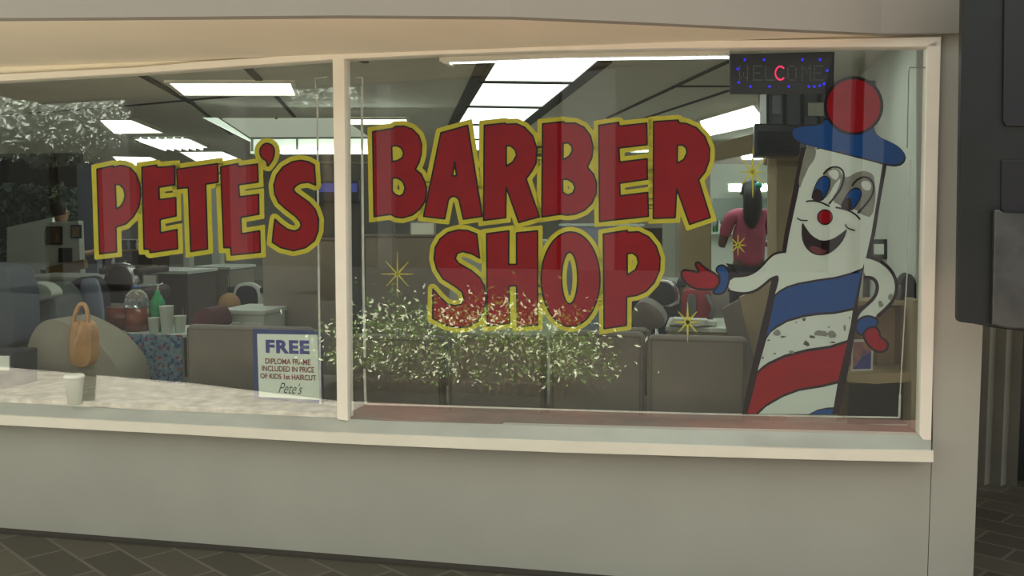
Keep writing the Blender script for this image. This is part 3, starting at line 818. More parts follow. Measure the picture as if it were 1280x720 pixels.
# coffer whose cream tiles glow themselves, standing in for light on them
cof = empty('light_cove', D(370, 182, 8.5), 'bright lit cove band across the ceiling left of the word BARBER', 'light fixture')
p = [Z(x, y, CZ - .004) for x, y in ((278, 148), (428, 148), (460, 171), (313, 171))]
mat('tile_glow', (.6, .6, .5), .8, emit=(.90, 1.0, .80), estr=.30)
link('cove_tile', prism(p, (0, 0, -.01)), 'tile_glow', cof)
dd = 8.6
a, b = D(313, 173, dd), D(520, 172, dd); a2, b2 = D(313, 192, dd), D(520, 192, dd)
mat('cove_glow', (.8, .8, .7), .5, emit=(.80, 1.0, .82), estr=.72)
link('diffuser', prism([a, b, b2, a2], (0, .05, 0)), 'cove_glow', cof)
bm = prism([D(313, 171.5, dd - .01), D(520, 170.5, dd - .01), D(520, 173, dd - .01), D(313, 174, dd - .01)], (0, .06, 0))
for x in (313.5, 370, 432, 478): bm = prism([D(x, 172, dd - .02), D(x + 2, 172, dd - .02), D(x + 2, 189, dd - .02), D(x, 189, dd - .02)], (0, .03, 0), bm=bm)
link('frame', bm, 'grey_tape', cof)
link('lamp_tube', prism([D(352, 188, dd - .03), D(520, 187, dd - .03), D(520, 192, dd - .03), D(352, 192.5, dd - .03)], (0, .03, 0)), 'bright_tube', cof)
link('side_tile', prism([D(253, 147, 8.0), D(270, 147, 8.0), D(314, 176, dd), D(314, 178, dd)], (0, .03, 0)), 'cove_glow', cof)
# second small ceiling panel between the mullion and BARBER
troffer([(430, 146.5), (512, 146.5), (512, 153.5), (430, 154)], 'narrow ceiling light right of the mullion, above the letter B')
# fluorescent strip hanging just inside the right pane
root = empty('strip_light', W(730, 66, .14), 'long fluorescent strip light along the top of the right pane', 'strip light')
link('housing', px_prism([(549, 68.5), (700, 64), (912, 62), (912, 68.5), (700, 71.5), (549, 77)], .12, .10, .003), 'frame_paint', root)
link('lamp_tube', tube([W(559, 78.3, .17), W(700, 73.8, .17), W(911, 71.5, .17)], .007), 'tube', root)
link('end_cap', px_prism([(549, 67), (553, 67), (561, 80), (553, 79)], .118, .10, .002), 'frame_paint', root)
struct(link('trim_5', box((W(453, 74, .3).x, .3, CZ - .08), (.03, .1, .17)), 'dark_wall'))

# LED welcome sign
root = empty('led_sign', W(977, 92, .09), 'black LED sign reading WELCOME in the top right of the window', 'sign')
link('housing', px_prism([(912, 67.5), (1043, 64.5), (1042, 116), (912, 116.5)], .075, .05, .004), 'black_plastic', root)
DOT = {'W': '10001 10001 10001 10101 10101 11011 10001', 'E': '11111 10000 10000 11110 10000 10000 11111', 'L': '10000 10000 10000 10000 10000 10000 11111',
       'C': '01110 10001 10000 10000 10000 10001 01110', 'O': '01110 10001 10001 10001 10001 10001 01110', 'M': '10001 11011 10101 10101 10001 10001 10001'}
def dots(spots, m, r, name, w=.072):
    bm = None
    for x, y in spots:
        bm = lathe([(0.0001, 0), (r, 0), (r * .7, r * .6), (.0001, r * .8)], (0, 0, 0), bm=None, seg=6) if False else px_prism(circ(x, y, r, n=8), w, .005, bm=bm)
    return link(name, bm, m, root)
for ch, x0 in (('W', 924.5), ('E', 942), ('L', 957), ('O', 985), ('M', 1003), ('E', 1018)):
    sp = []
    for j, row in enumerate(DOT[ch].split()):
        for i, c in enumerate(row):
            if c == '1': sp.append((x0 + i * 2.5, 82.5 + j * 2.9))
    dots(sp, 'led_off', .75, 'sign_letter')
sp = [(975.5 - 6.2 * math.cos(t), 91.3 + 8.3 * math.sin(t)) for t in np.linspace(-2.25, 2.25, 15)]
o = dots(sp, 'led_red', .95, 'sign_letter'); o['label'] = 'glowing red letter C'
for q_ in ([(931, 74.5), (955, 74.5), (1003, 74.5), (1025, 74.5), (922, 86), (923.5, 103), (938, 108), (962, 108), (986, 108), (1011, 108), (1018, 108), (1025, 107), (1030, 104.5), (1034, 88)]): dots([q_], 'led_blue', 1.7, 'border_lamp')

# FREE sign standing on the ledge
sgn = empty('window_sign', W(360, 502, .05), 'navy framed white sign headed FREE leaning inside the left pane', 'sign')
wv = .045
link('frame', px_prism([(316, 411), (402, 413.5), (404.5, 505), (317.5, 498)], wv, .012, .002), 'sign_navy', sgn)
link('board', px_prism([(321.3, 417.3), (396.8, 418.6), (399.6, 500), (323.8, 496)], wv - .003, .004), 'sign_white', sgn)
o = link('frame_strip', px_prism([(398.2, 418.5), (399.8, 418.5), (402.6, 501), (401, 501)], wv - .004, .004), 'sign_red_ink', sgn)
def text_px(body, q, m, parent, w, name='sign_text', bold=0.0, shear=0.0, seg=6, sp=1.0):
    cu = bpy.data.curves.new('t', 'FONT'); cu.body = body; cu.offset = bold; cu.shear = shear; cu.resolution_u = seg; cu.space_character = sp
    ob = bpy.data.objects.new('t', cu); COL.objects.link(ob)
    bpy.context.view_layer.update()
    me = bpy.data.meshes.new_from_object(ob.evaluated_get(bpy.context.evaluated_depsgraph_get()))
    bpy.data.objects.remove(ob); bpy.data.curves.remove(cu)
    xs_ = [v.co.x for v in me.vertices]; ys_ = [v.co.y for v in me.vertices]
    x0, x1, y0, y1 = min(xs_), max(xs_), min(ys_), max(ys_)
    for v in me.vertices:
        s = (v.co.x - x0) / (x1 - x0); t = (v.co.y - y0) / (y1 - y0)
        bx = q[3][0] + (q[2][0] - q[3][0]) * s; by = q[3][1] + (q[2][1] - q[3][1]) * s
        tx = q[0][0] + (q[1][0] - q[0][0]) * s; ty = q[0][1] + (q[1][1] - q[0][1]) * s
        v.co = W(bx + (tx - bx) * t, by + (ty - by) * t, w)
    o = bpy.data.objects.new(name, me); COL.objects.link(o); me.materials.clear(); me.materials.append(M[m])
    o.parent = parent; o.matrix_parent_inverse = parent.matrix_world.inverted()
    return o
text_px('FREE', [(332, 424.6), (386.5, 425.6), (387, 443), (332.3, 441)], 'sign_blue_ink', sgn, wv - .0045, bold=.05, sp=1.12)
text_px('DIPLOMA FRAME', [(331.5, 447.7), (388, 449.3), (388, 456.5), (331.7, 454.8)], 'sign_red_ink', sgn, wv - .0045, bold=.025)
text_px('INCLUDED IN PRICE', [(327.3, 456.8), (392.5, 458.8), (392.7, 466), (327.5, 463.8)], 'sign_red_ink', sgn, wv - .0045, bold=.025)
text_px('OF KIDS 1st HAIRCUT', [(325.2, 466.3), (395, 469), (395.2, 476), (325.4, 473)], 'sign_red_ink', sgn, wv - .0045, bold=.025)
text_px("Pete's", [(348, 477.5), (378, 479.5), (378, 493), (348, 491)], 'sign_dark_ink', sgn, wv - .0045, shear=.5, bold=-.006)

# cup on the ledge
p = Z(94, 505, .715)
cu = empty('paper_cup', p, 'pale cup standing on the stone ledge at the lower left', 'cup')
k = (p - CAM).dot(_h) / 1200
link('cup_body', lathe([(.0001, .001), (8.5 * k, .001), (11.5 * k, 33 * k), (12 * k, 33.5 * k), (11 * k, 34 * k), (10.6 * k, 32 * k), (7.8 * k, .006), (.0001, .006)], p), 'cup_glass', cu, True)
link('lid', lathe([(.0001, 33 * k), (12.6 * k, 33 * k), (12.6 * k, 36 * k), (11 * k, 38 * k), (.0001, 38 * k)], p), 'cup_glass', cu, True)

# ------------------------------------------------------------------ waiting chairs along the window
def waiting_chair(x0, x1, yt, w, lab, lean=0.02, th=.09):
    a, b = W(x0, yt, w), W(x1, yt, w); cx = (a.x + b.x) / 2; wd = b.x - a.x; top = a.z
    root = empty('waiting_chair', (cx, w + .3, FZ), lab, 'chair', 'upholstered waiting chairs along the window')
    bm = box((cx, w + .045, (FZ + .30 + top) / 2), (wd, th, top - FZ - .30), bevel=.035, seg=4)
    link('backrest', bm, 'upholstery', root, True)
    bm = None
    for zz in ((FZ + .32), (top - .022)):
        bm = box((cx, w + .004, zz), (wd - .04, .008, .004), bm=bm)
    for sx in (-1, 1): bm = box((cx + sx * (wd / 2 - .022), w + .004, (FZ + .32 + top - .022) / 2), (.004, .008, top - FZ - .342), bm=bm)
    link('piping', bm, 'upholstery_seam', root)
    link('seat', box((cx, w + .33, FZ + .42), (wd - .02, .5, .11), bevel=.03, seg=3), 'upholstery', root, True)
    for sx in (-1, 1):
        for sy in (.06, .52):
            link('leg', tube([(cx + sx * (wd / 2 - .04), w + sy, FZ), (cx + sx * (wd / 2 - .05), w + sy, FZ + .38)], .013), 'metal', root)
    return root
waiting_chair(230, 388, 406, .62, 'wide upholstered chair back between the patterned table and the FREE sign')
waiting_chair(436, 554, 418, .40, 'upholstered chair back beside the mullion, behind the mirrored leaves')
waiting_chair(558, 682, 416, .38, 'upholstered chair back under the letters S and H')
waiting_chair(686, 806, 413, .36, 'upholstered chair back under the letters O and P')
waiting_chair(809, 936, 419, .34, 'upholstered chair back under the bold yellow star')
waiting_chair(781, 812, 410, .95, 'narrow upholstered chair back peeping out below the letter P')

# tall partitions
def panel(x0, y0, x1, y1, w, m, name, lab, cat, th=.05, bevel=.008, grp=None):
    a, b = W(x0, y0, w), W(x1, y1, w)
    bm = box(((a.x + b.x) / 2, w + th / 2, (a.z + FZ) / 2), (b.x - a.x, th, a.z - FZ), bevel=bevel)
    root = empty(name, ((a.x + b.x) / 2, w + th / 2, FZ), lab, cat, grp)
    link('panel', bm, m, root)
    bm = box(((a.x + b.x) / 2, w + th / 2, a.z + .008), (b.x - a.x + .01, th + .012, .016), bevel=.003)
    link('top_rail', bm, 'upholstery', root)
    return root
panel(327, 300, 424, 410, 1.6, 'partition', 'partition_screen', 'tall grey brown partition screen left of the mullion', 'partition')
panel(456, 296, 560, 410, 1.7, 'partition', 'partition_screen', 'tall grey brown partition screen behind the letter S of SHOP', 'partition')
panel(394, 205, 452, 400, 2.6, 'dark_wall', 'dark_column', 'dark column just right of the mullion', 'column', th=.3)
for x, lab in ((434, 'small blue screen on the dark column right of the mullion'), (408, 'small glowing blue panel in place of a reflection left of the mullion')):
    root = empty('blue_panel', W(x, 235, 2.5), lab, 'screen')  # left one imitates a blue reflection with a glowing panel
    link('bezel', px_prism(rect(x - 14, 226, x + 14, 252), 2.56, .04, .004), 'black_plastic', root)
    mat('blue_glow', (.02, .02, .1), .3, emit=(.10, .13, .5), estr=.30)
    link('display', px_prism(rect(x - 12, 229, x + 12, 240), 2.555, .008), 'blue_glow', root)

# the big dark cabinets and the pillar on the left
def cabinet(x0, y0, x1, w, m, lab, dep=.5, name='cabinet', top='white_top', doors=2, hgt=None):
    a, b = W(x0, y0, w), W(x1, y0, w); cx = (a.x + b.x) / 2; wd = b.x - a.x; h = (a.z - FZ)
    root = empty(name, (cx, w + dep / 2, FZ), lab, 'cabinet')
    link('carcass', box((cx, w + dep / 2, FZ + h / 2 - .015), (wd, dep, h - .03), bevel=.004), m, root)
    link('worktop', box((cx, w + dep / 2, FZ + h - .014), (wd + .03, dep + .03, .028), bevel=.004), top, root)
    for k in range(doors):
        d = link('door', box((cx - wd / 2 + wd * (k + .5) / doors, w - .008, FZ + h / 2 - .02), (wd / doors - .02, .016, h - .12), bevel=.003), m, root)
        link('handle', box((cx - wd / 2 + wd * (k + .5) / doors + wd / doors * .35, w - .024, FZ + h * .62), (.012, .02, .09), bevel=.003), 'chrome', d)
    return root
cabinet(176, 338, 234, 3.4, 'brown_box', 'dark brown cabinet behind the green bottle')
cabinet(242, 333, 287, 4.1, 'partition', 'grey box cabinet with a pale top below the second letter E')
cabinet(22, 345, 112, 3.0, 'white_top', 'low white counter at far left behind the grey jacket', doors=3)
cabinet(276, 387, 330, 1.3, 'white_top', 'white topped desk beside the tall partition screen', dep=.4)
cabinet(788, 352, 850, 2.6, 'dark_metal', 'dark steel counter with a pale top right of the letter P', doors=2)
cabinet(835, 408, 930, 1.3, 'pale_wood', 'low counter covered with papers behind the bold star', top='paper')
# pillar
root = panel(95, 205, 124, 400, 5.2, 'blue_grey', 'square_pillar', 'blue grey square pillar left of the letter P', 'pillar', th=.4)
panel(226, 222, 238, 340, 6.5, 'right_wall', 'wall_strip', 'pale upright post between the letters E and T', 'post', th=.1)
panel(262, 222, 276, 330, 6.5, 'right_wall', 'wall_strip', 'pale upright post between the letters T and E', 'post', th=.1)
# white divider with pictures and a wood rail
root = empty('low_divider', W(70, 345, 4.2), 'white low divider wall with wood rail and pictures at far left', 'divider')
link('panel', px_prism([(58, 278), (98, 276), (100, 330), (104, 400), (56, 400)], 4.2, .08, .005), 'white_shirt', root)
link('rail', px_prism([(58, 334), (104, 324), (106, 335), (60, 346)], 4.14, .06, .005), 'wood', root)
def picture(x0, y0, x1, y1, w, lab, m1='black_plastic', m2='brown_box', wd=2):
    root = empty('picture_frame', W((x0 + x1) / 2, y1, w), lab, 'picture frame')
    link('frame', px_prism(rect(x0, y0, x1, y1), w, .02, .003), m1, root)
    link('picture', px_prism(rect(x0 + wd, y0 + wd, x1 - wd, y1 - wd), w - .004, .006), m2, root)
picture(57, 283, 77, 306, 4.178, 'dark framed picture on the white divider at far left')
picture(73, 310, 89, 328, 4.178, 'dark square picture above the wood rail at far left', m2='dark_cloth')
picture(88, 281, 101, 298, 4.178, 'small picture with brown edge beside the pillar', m2='wood')
def on_right_wall(x, y, off=0.0):
    d = ray(x, y); q0 = Vector((rw0.x, rw0.y, 0)) - nv * off
    t = (q0 - Vector((CAM.x, CAM.y, 0))).dot(nv) / Vector((d.x, d.y, 0)).dot(nv)
    return CAM + d * t
root = empty('picture_frame', on_right_wall(1098, 324), 'dark framed photo on the right wall beside the painted figure', 'picture frame')
link('frame', prism([on_right_wall(x, y) for x, y in rect(1088, 299, 1109, 324)], nv * -.02, .002), 'black_plastic', root)
link('picture', prism([on_right_wall(x, y, .02) for x, y in rect(1093, 305, 1105, 318)], nv * -.003), 'paper', root)
picture(178, 343, 196, 364, 3.36, 'pale paper notice on the dark cabinet behind the green bottle', m1='grey_tape', m2='paper', wd=1.5)
# far left door frames with a garden beyond
bm = None
for x0, x1, y0, y1 in ((0, 10, 190, 400), (28, 34, 235, 400), (52, 57, 235, 350), (0, 100, 186, 234), (0, 60, 281, 283)):
    bm = px_prism(rect(x0, y0, x1, y1), 9.0, .08, bm=bm)
struct(link('door_2', bm, 'dark_wall'))
mat('garden', (.05, .12, .05), .8, col2=(.20, .24, .20), nscale=1.6)
hedge = bmesh.new()
for k in range(1500):
    p = D(random.uniform(-5, 100), random.uniform(232, 345), 13.6); leaf(hedge, p + Vector((0, random.uniform(-.25, .25), 0)), random.uniform(.05, .12))
tag(link('potted_greenery', hedge, 'garden'), 'green plants seen through the door at far left', 'plant')
root = empty('pale_case', D(45, 300, 12.6), 'pale display case behind the far left door', 'display case')
link('case_body', prism([D(8, 284, 12.6), D(65, 272, 12.6), D(70, 408, 12.6), D(8, 408, 12.6)], (0, .3, 0), .01), 'right_wall', root)  # plain pale opaque box
root.name = 'display_case'

# patterned table and things on it
a, b = W(120, 416, 1.25), W(226, 418, 1.25)
zt = a.z; cx = (a.x + b.x) / 2; wd = b.x - a.x
root = empty('drinks_table', (cx, 1.5, FZ), 'small table under a blue patterned cloth holding the drinks', 'table')
link('tabletop', box((cx, 1.52, zt - .012), (wd, .52, .024), bevel=.004), 'white_top', root)
for sx in (-1, 1):
    for sy in (-1, 1): link('leg', box((cx + sx * (wd / 2 - .05), 1.52 + sy * .2, (zt + FZ) / 2 - .02), (.035, .035, zt - FZ - .04)), 'metal', root)
bm = bmesh.new(); rr = []
for k in range(41):
    t = k / 40; x = cx - wd / 2 - .005 + (wd + .01) * t; yy = 1.25 + .012 * math.sin(t * 40)
    rr.append([Vector((x, yy, zt + .002)), Vector((x, yy - .012, zt - .34))])
bm2 = loft(rr, closed=False)
o = link('tablecloth', bm2, 'pattern'); tag(o, 'blue tablecloth patterned with red and white, hanging over the drinks table', 'tablecloth')
md = o.modifiers.new('thick', 'SOLIDIFY'); md.thickness = .004
def on_table(x, y, w=1.42):
    p = W(x, y, w); p.z = zt; return p
def sc(x, w=1.42): return (W(x, 400, w) - CAM).dot(_h) / 1200
k = sc(160)
p = on_table(152, 416, 1.45)
ju = empty('punch_tub', p, 'wide tub of amber red punch on the drinks table', 'tub')
link('tub', lathe([(.0001, 0), (20 * k, 0), (24 * k, 6 * k), (25 * k, 28 * k), (23.5 * k, 28 * k), (.0001, 27 * k)], p + Vector((0, .05, 0)), sq=.8), 'amber', ju, True)
p = on_table(172, 416, 1.40)
ju = empty('juice_jug', p, 'clear domed jug half full of amber drink beside the green bottle', 'jug')
link('liquid', lathe([(.0001, .002), (14 * k, .002), (14.5 * k, 12 * k), (14.5 * k, 30 * k), (.0001, 30 * k)], p), 'amber', ju, True)
link('jug_body', lathe([(14.8 * k, 30.2 * k), (14.6 * k, 38 * k), (12 * k, 46 * k), (7 * k, 51 * k), (4.5 * k, 53 * k)], p), 'clear_plastic', ju, True)
mat('cap_blue', (.10, .16, .30), .4)
link('cap', lathe([(.0001, 53.1 * k), (5 * k, 53.1 * k), (5 * k, 57 * k), (.0001, 57 * k)], p), 'cap_blue', ju, True)
link('handle', tube([p + Vector((-9 * k, -8 * k, 42 * k)), p + Vector((-6 * k, -13 * k, 45 * k)), p + Vector((2 * k, -12 * k, 40 * k))], 1.1 * k), 'clear_plastic', ju, True)
p = on_table(198, 414, 1.42)
gb = empty('green_bottle', p, 'green soda bottle with a bent straw on the drinks table', 'bottle')
link('bottle_body', lathe([(.0001, .001), (8 * k, .001), (9 * k, 4 * k), (8.6 * k, 20 * k), (9.4 * k, 30 * k), (8.6 * k, 38 * k), (5 * k, 44 * k), (3 * k, 48 * k), (3 * k, 51 * k), (.0001, 51 * k)], p), 'green_plastic', gb, True)
link('straw', tube([p + Vector((0, 0, 50 * k)), p + Vector((2 * k, 0, 58 * k)), p + Vector((8 * k, 0, 60 * k))], .9 * k, seg=6), 'cup_white', gb)
def cup(x, y, w, r0, r1, h, lab):
    p = on_table(x, y, w)
    o = link('drinking_cup', lathe([(.0001, .001), (r0 * k, .001), (r1 * k, h * k), (r1 * k + .003, h * k + .002), (r1 * k - .003, h * k), (r0 * k - .003, .006), (.0001, .006)], p), 'cup_white', None, True)
    tag(o, lab, 'cup', 'white cups on the drinks table')
cup(209, 414, 1.34, 7, 8.5, 33, 'tall white cup in front of the green bottle')
cup(193, 416, 1.31, 5.5, 7, 19, 'short white cup left of the green bottle')
cup(225, 413, 1.40, 6, 8, 20, 'small white cup at the right end of the drinks table')

# draped chair, orange bag, arch backed chair, jacket pile
ds = empty('draped_chair', W(95, 470, 1.0), 'low chair draped with a beige sheet at the lower left', 'chair')
out = smooth([(28, 470), (32, 440), (40, 415), (52, 402), (66, 398), (82, 404), (98, 412), (118, 424), (132, 440), (144, 455), (150, 475), (150, 520), (28, 520)], 2)
link('sheet', px_prism(out, .9, .33, .09, seg=5), 'sheet_cloth', ds, True)
o = W(95, 500, 1.2)
for sx in (-.22, .22):
    for sy in (0, .3): link('leg', tube([(o.x + sx, .98 + sy * .6, FZ), (o.x + sx, .98 + sy * .6, .62)], .014), 'metal', ds)
bg = empty('plastic_bag', W(102, 445, .88), 'orange plastic carrier bag hanging in front of the draped chair', 'bag')
link('bag_body', px_prism(smooth([(86, 412), (90, 403), (100, 400), (109, 403), (114, 414), (114, 448), (108, 460), (92, 460), (85, 447)], 2), .82, .08, .03, seg=4), 'bag_plastic', bg, True)
for off in (0, .03):
    link('handle', tube([W(x, y, .84 + off) for x, y in smooth([(91, 406), (94, 392), (99, 381), (104, 379), (108, 384), (110, 396), (109, 408)], 1, False)], .013, seg=8), 'bag_plastic', bg, True)
ac = empty('round_back_chair', W(105, 400, 2.0), 'dark round backed chair with a blue grey cover behind the orange bag', 'chair')
link('backrest', px_prism(smooth([(78, 420), (78, 380), (84, 358), (96, 347), (112, 345), (124, 352), (128, 375), (130, 420)], 2), 2.0, .10, .03, seg=3), 'dark_cloth', ac, True)
link('cover', px_prism(smooth([(98, 415), (98, 350), (112, 347), (122, 350), (127, 380), (129, 415)], 1), 1.97, .03, .01), 'blue_grey', ac, True)
c = W(103, 420, 2.2)
link('seat', box((c.x, 2.3, FZ + .45), (.42, .42, .08), bevel=.03), 'dark_cloth', ac, True)
link('leg', tube([(c.x, 2.3, FZ), (c.x, 2.3, FZ + .42)], .03), 'chrome', ac)
jp = px_prism(smooth([(14, 420), (16, 375), (22, 358), (40, 353), (58, 356), (68, 372), (70, 390), (74, 420), (74, 530), (6, 530)], 2), 1.6, .3, .08, seg=4)
tag(link('grey_jacket', jp, 'grey_cloth', None, True), 'grey jacket heaped over a seat at far left', 'jacket')
jp = px_prism(smooth([(17, 372), (20, 356), (36, 352), (56, 355), (66, 366), (62, 374), (45, 376), (30, 380)], 2), 1.47, .12, .04, seg=4)
tag(link('white_towel', jp, 'white_top', None, True), 'pale towel lying on top of the grey jacket', 'towel')
mc = px_prism(smooth([(238, 412), (240, 394), (250, 385), (262, 386), (268, 398), (270, 412)], 2), 1.0, .22, .04, seg=3)
tag(link('maroon_jacket', mc, 'maroon_cloth', None, True), 'maroon jacket heaped behind the wide chair back', 'jacket')
kx = px_prism(rect(-60, 440, 17, 489), .30, .2, .01)
root = empty('dark_case', W(-10, 500, .35), 'dark case with a white tag standing at the left edge', 'case')
link('case_body', kx, 'dark_cloth', root); link('tag', px_prism(rect(-10, 445, 11, 463), .29, .012), 'paper', root)
cb = px_prism(smooth([(-60, 330), (5, 330), (14, 350), (17, 400), (16, 440), (-60, 440)], 1), 1.0, .25, .04, seg=3)
tag(link('hanging_coat', cb, 'coat_cloth', None, True), 'blue grey coat hanging at the left edge', 'coat')
# barber chairs
def barber_chair(x, y, dist, sz, cm, lab, frame='chrome'):
    p = D(x, y, dist); k = dist / 1200 * sz
    root = empty('barber_chair', (p.x, p.y, FZ), lab, 'barber chair', 'barber chairs in the shop')
    z = p.z
    def arch(w_, h_): return [(-w_, 0), (-w_, h_ * .55), (-w_ * .75, h_ * .9), (0, h_), (w_ * .75, h_ * .9), (w_, h_ * .55), (w_, 0)]
    link('back_frame', prism([(p.x + a * k, p.y, z + b * k) for a, b in smooth(arch(20, 34))], (0, .05, 0), .01), frame, root, True)
    link('backrest', prism([(p.x + a * k, p.y - .02, z + b * k + .02) for a, b in smooth(arch(15, 27))], (0, .05, 0), .01), cm, root, True)
    link('seat', box((p.x, p.y + .25, z - .03), (40 * k, .5, .12), bevel=.03), cm, root, True)
    link('armrest', box((p.x - 22 * k, p.y + .2, z + .16), (.06, .42, .05), bevel=.015), cm, root, True)
    link('armrest', box((p.x + 22 * k, p.y + .2, z + .16), (.06, .42, .05), bevel=.015), cm, root, True)
    link('base', lathe([(.0001, 0), (.30, 0), (.28, .03), (.06, .07), (.05, max(.1, z - FZ - .1)), (.0001, max(.1, z - FZ - .1))], (p.x, p.y + .2, FZ)), 'chrome', root, True)
barber_chair(309, 386, 8.1, 1.0, 'dark_cloth', 'white framed round backed chair behind the white desk', 'white_shirt')
barber_chair(262, 360, 10.0, .8, 'dark_cloth', 'dark barber chair beside the grey box cabinet')
barber_chair(150, 365, 7.4, 1.1, 'dark_wood', 'dark brown barber chair under the first letter E')
barber_chair(827, 385, 6.2, 1.1, 'dark_cloth', 'black barber chair right of the letter P of SHOP')
# wooden back things between left items
root = empty('wood_shelf', D(165, 335, 9), 'dark wooden shelf unit under the letter P', 'shelf unit')
link('side_panel', prism([D(x, y, 9.2) for x, y in rect(128, 300, 190, 458)], (0, .3, 0)), 'dark_wood', root)
for k_ in range(4):
    y = 312 + k_ * 20
    link('shelf', prism([D(x, yy, 9.1) for x, yy in rect(130, y, 188, y + 2)], (0, .12, 0)), 'wood', root)
rd = random.Random(4)
for k_ in range(14):
    x = 131 + rd.random() * 52; y = 312 + (k_ % 4) * 20; h_ = rd.uniform(5, 13); p = D(x, y, 9.15); p.z = D(x, y, 9.1).z
    kk = 9 / 1200
    o = link('shelf_bottle', lathe([(.0001, 0), (1.6 * kk, 0), (1.8 * kk, h_ * .6 * kk), (.8 * kk, h_ * .8 * kk), (.8 * kk, h_ * kk), (.0001, h_ * kk)], p, seg=10), rd.choice(('cup_white', 'amber', 'paper', 'wood', 'blue_grey')))
    tag(o, 'small bottle on the dark wooden shelf unit under the letter P', 'bottle', 'bottles on the wooden shelf')

# ------------------------------------------------------------------ right half of the shop
# far mirrored wall with lamps
root = empty('mirror_wall', D(925, 330, 12.2), 'bright mirrored wall behind the woman in the pink shirt', 'mirror')
link('frame', prism([D(x, y, 12.3) for x, y in rect(888, 205, 962, 345)], (0, .06, 0)), 'right_wall', root)
link('glass', prism([D(x, y, 12.22) for x, y in rect(891, 248, 960, 290)], (0, .03, 0)), 'mirror', root)
for (x0, y0, x1, y1, lab) in ((912, 231, 962, 238, 'glowing lamp tube on the mirrored wall left of the woman in pink'), (928, 193, 954, 198, 'short bright lamp tube under the wall monitor'),
                              (700, 200, 745, 206, 'lamp tube seen between the letters B and E'), (790, 186, 812, 189, 'short lamp tube behind the second letter E of BARBER')):
    r2 = empty('wall_lamp', D((x0 + x1) / 2, y1, 11.9), lab, 'wall lamp', 'lamp tubes on the far walls')
    link('backplate', prism([D(x, y, 11.95) for x, y in rect(x0 - 2, y0 - 2, x1 + 2, y1 + 2)], (0, .04, 0)), 'cup_white', r2)
    link('lamp_tube', prism([D(x, y, 11.85) for x, y in rect(x0, y0, x1, y1)], (0, .05, 0), .01), 'bright_tube', r2)
link('shelf', prism([D(x, y, 12.1) for x, y in rect(888, 290, 962, 293)], (0, .15, 0)), 'white_top', root)
for k_ in range(12):
    x = 893 + k_ * 5.5 + rd.random() * 2; p = D(x, 290, 12.16); p.z = D(x, 290, 12.1).z; kk = 12 / 1200; h_ = rd.uniform(6, 17)
    o = link('counter_bottle', lathe([(.0001, 0), (1.7 * kk, 0), (1.7 * kk, h_ * .6 * kk), (.7 * kk, h_ * .8 * kk), (.7 * kk, h_ * kk), (.0001, h_ * kk)], p, seg=10), rd.choice(('cup_white', 'dark_cloth', 'green_plastic', 'paper', 'blue_grey')))
    tag(o, 'small bottle on the shelf below the far mirror', 'bottle', 'bottles below the far mirror')
# pale post, wood panel, beam
def upright(x0, y0, x1, y1, w, m, name, lab, cat, th=.1):
    a = [(x0, y0), (x1, y0), (x1, y1), (x0, y1)]
    r_ = px_prism(a, w, th, .006); tag(link(name, r_, m), lab, cat)
upright(849, 262, 889, 545, 3.2, 'pale_wood', 'wooden_post', 'wide pale wooden post below the second letter R', 'post')
upright(828, 262, 845, 525, 3.6, 'white_top', 'wooden_post', 'thin pale post left of the wide wooden post', 'post')
upright(800, 285, 828, 515, 3.8, 'dark_wood', 'wooden_partition', 'dark wood panel between the letter P and the thin pale post', 'panel')
upright(960, 196, 971, 570, 2.6, 'beam_wood', 'door_post', 'narrow pale door post right of the woman in pink', 'post')
wp = empty('wardrobe', W(1000, 430, 2.9), 'light wood wardrobe panel behind the painted figure', 'cabinet')
link('carcass', px_prism([(972, 202), (1056, 202), (1052, 480), (960, 480)], 2.9, .4, .006), 'pale_wood', wp)
link('door', px_prism([(975, 207), (1010, 207), (1006, 470), (968, 470)], 2.87, .03, .004), 'pale_wood', wp)
link('door', px_prism([(1013, 207), (1052, 207), (1048, 470), (1009, 470)], 2.87, .03, .004), 'pale_wood', wp)
link('top_rail', px_prism([(958, 194), (1056, 194), (1056, 203), (958, 203)], 2.84, .44, .006), 'wood', wp)
bm = px_prism([(888, 181), (945, 166), (945, 190), (888, 202)], 4.2, .2, .008)
tag(link('ceiling_beam', bm, 'beam_wood'), 'tan beam right of the last letter R under the ceiling', 'beam')
tv = empty('wall_monitor', W(970, 190, 2.3), 'black monitor hanging under the ceiling beside the blue hat brim', 'monitor')
link('housing', px_prism([(943, 154), (1000, 156), (1000, 194), (943, 195)], 2.3, .3, .01), 'black_plastic', tv)
link('screen', px_prism([(947, 164), (996, 165), (996, 190), (947, 191)], 2.285, .02, .004), 'screen', tv)
link('bracket', px_prism([(950, 117), (958, 117), (958, 156), (950, 156)], 2.4, .05), 'metal', tv)
link('bracket', px_prism([(966, 120), (976, 120), (976, 142), (966, 142)], 2.35, .04), 'blue_grey', tv)
# grey screen and strips behind the LED sign
bm = px_prism([(945, 80), (1046, 78), (1046, 190), (955, 190)], 3.0, .1, .006)
gs = tag(link('hanging_screen', bm, 'blue_grey'), 'grey hanging screen with dark slats behind the welcome sign', 'screen')
for x in (957, 979, 1001, 1022): link('slat', px_prism([(x, 78), (x + 4, 78), (x + 4, 160), (x, 160)], 2.97, .03), 'dark_cloth', gs)
upright(1010, 128, 1030, 145, 2.955, 'paper', 'paper_note', 'white paper note on the grey panel left of the red ball', 'note', .01)
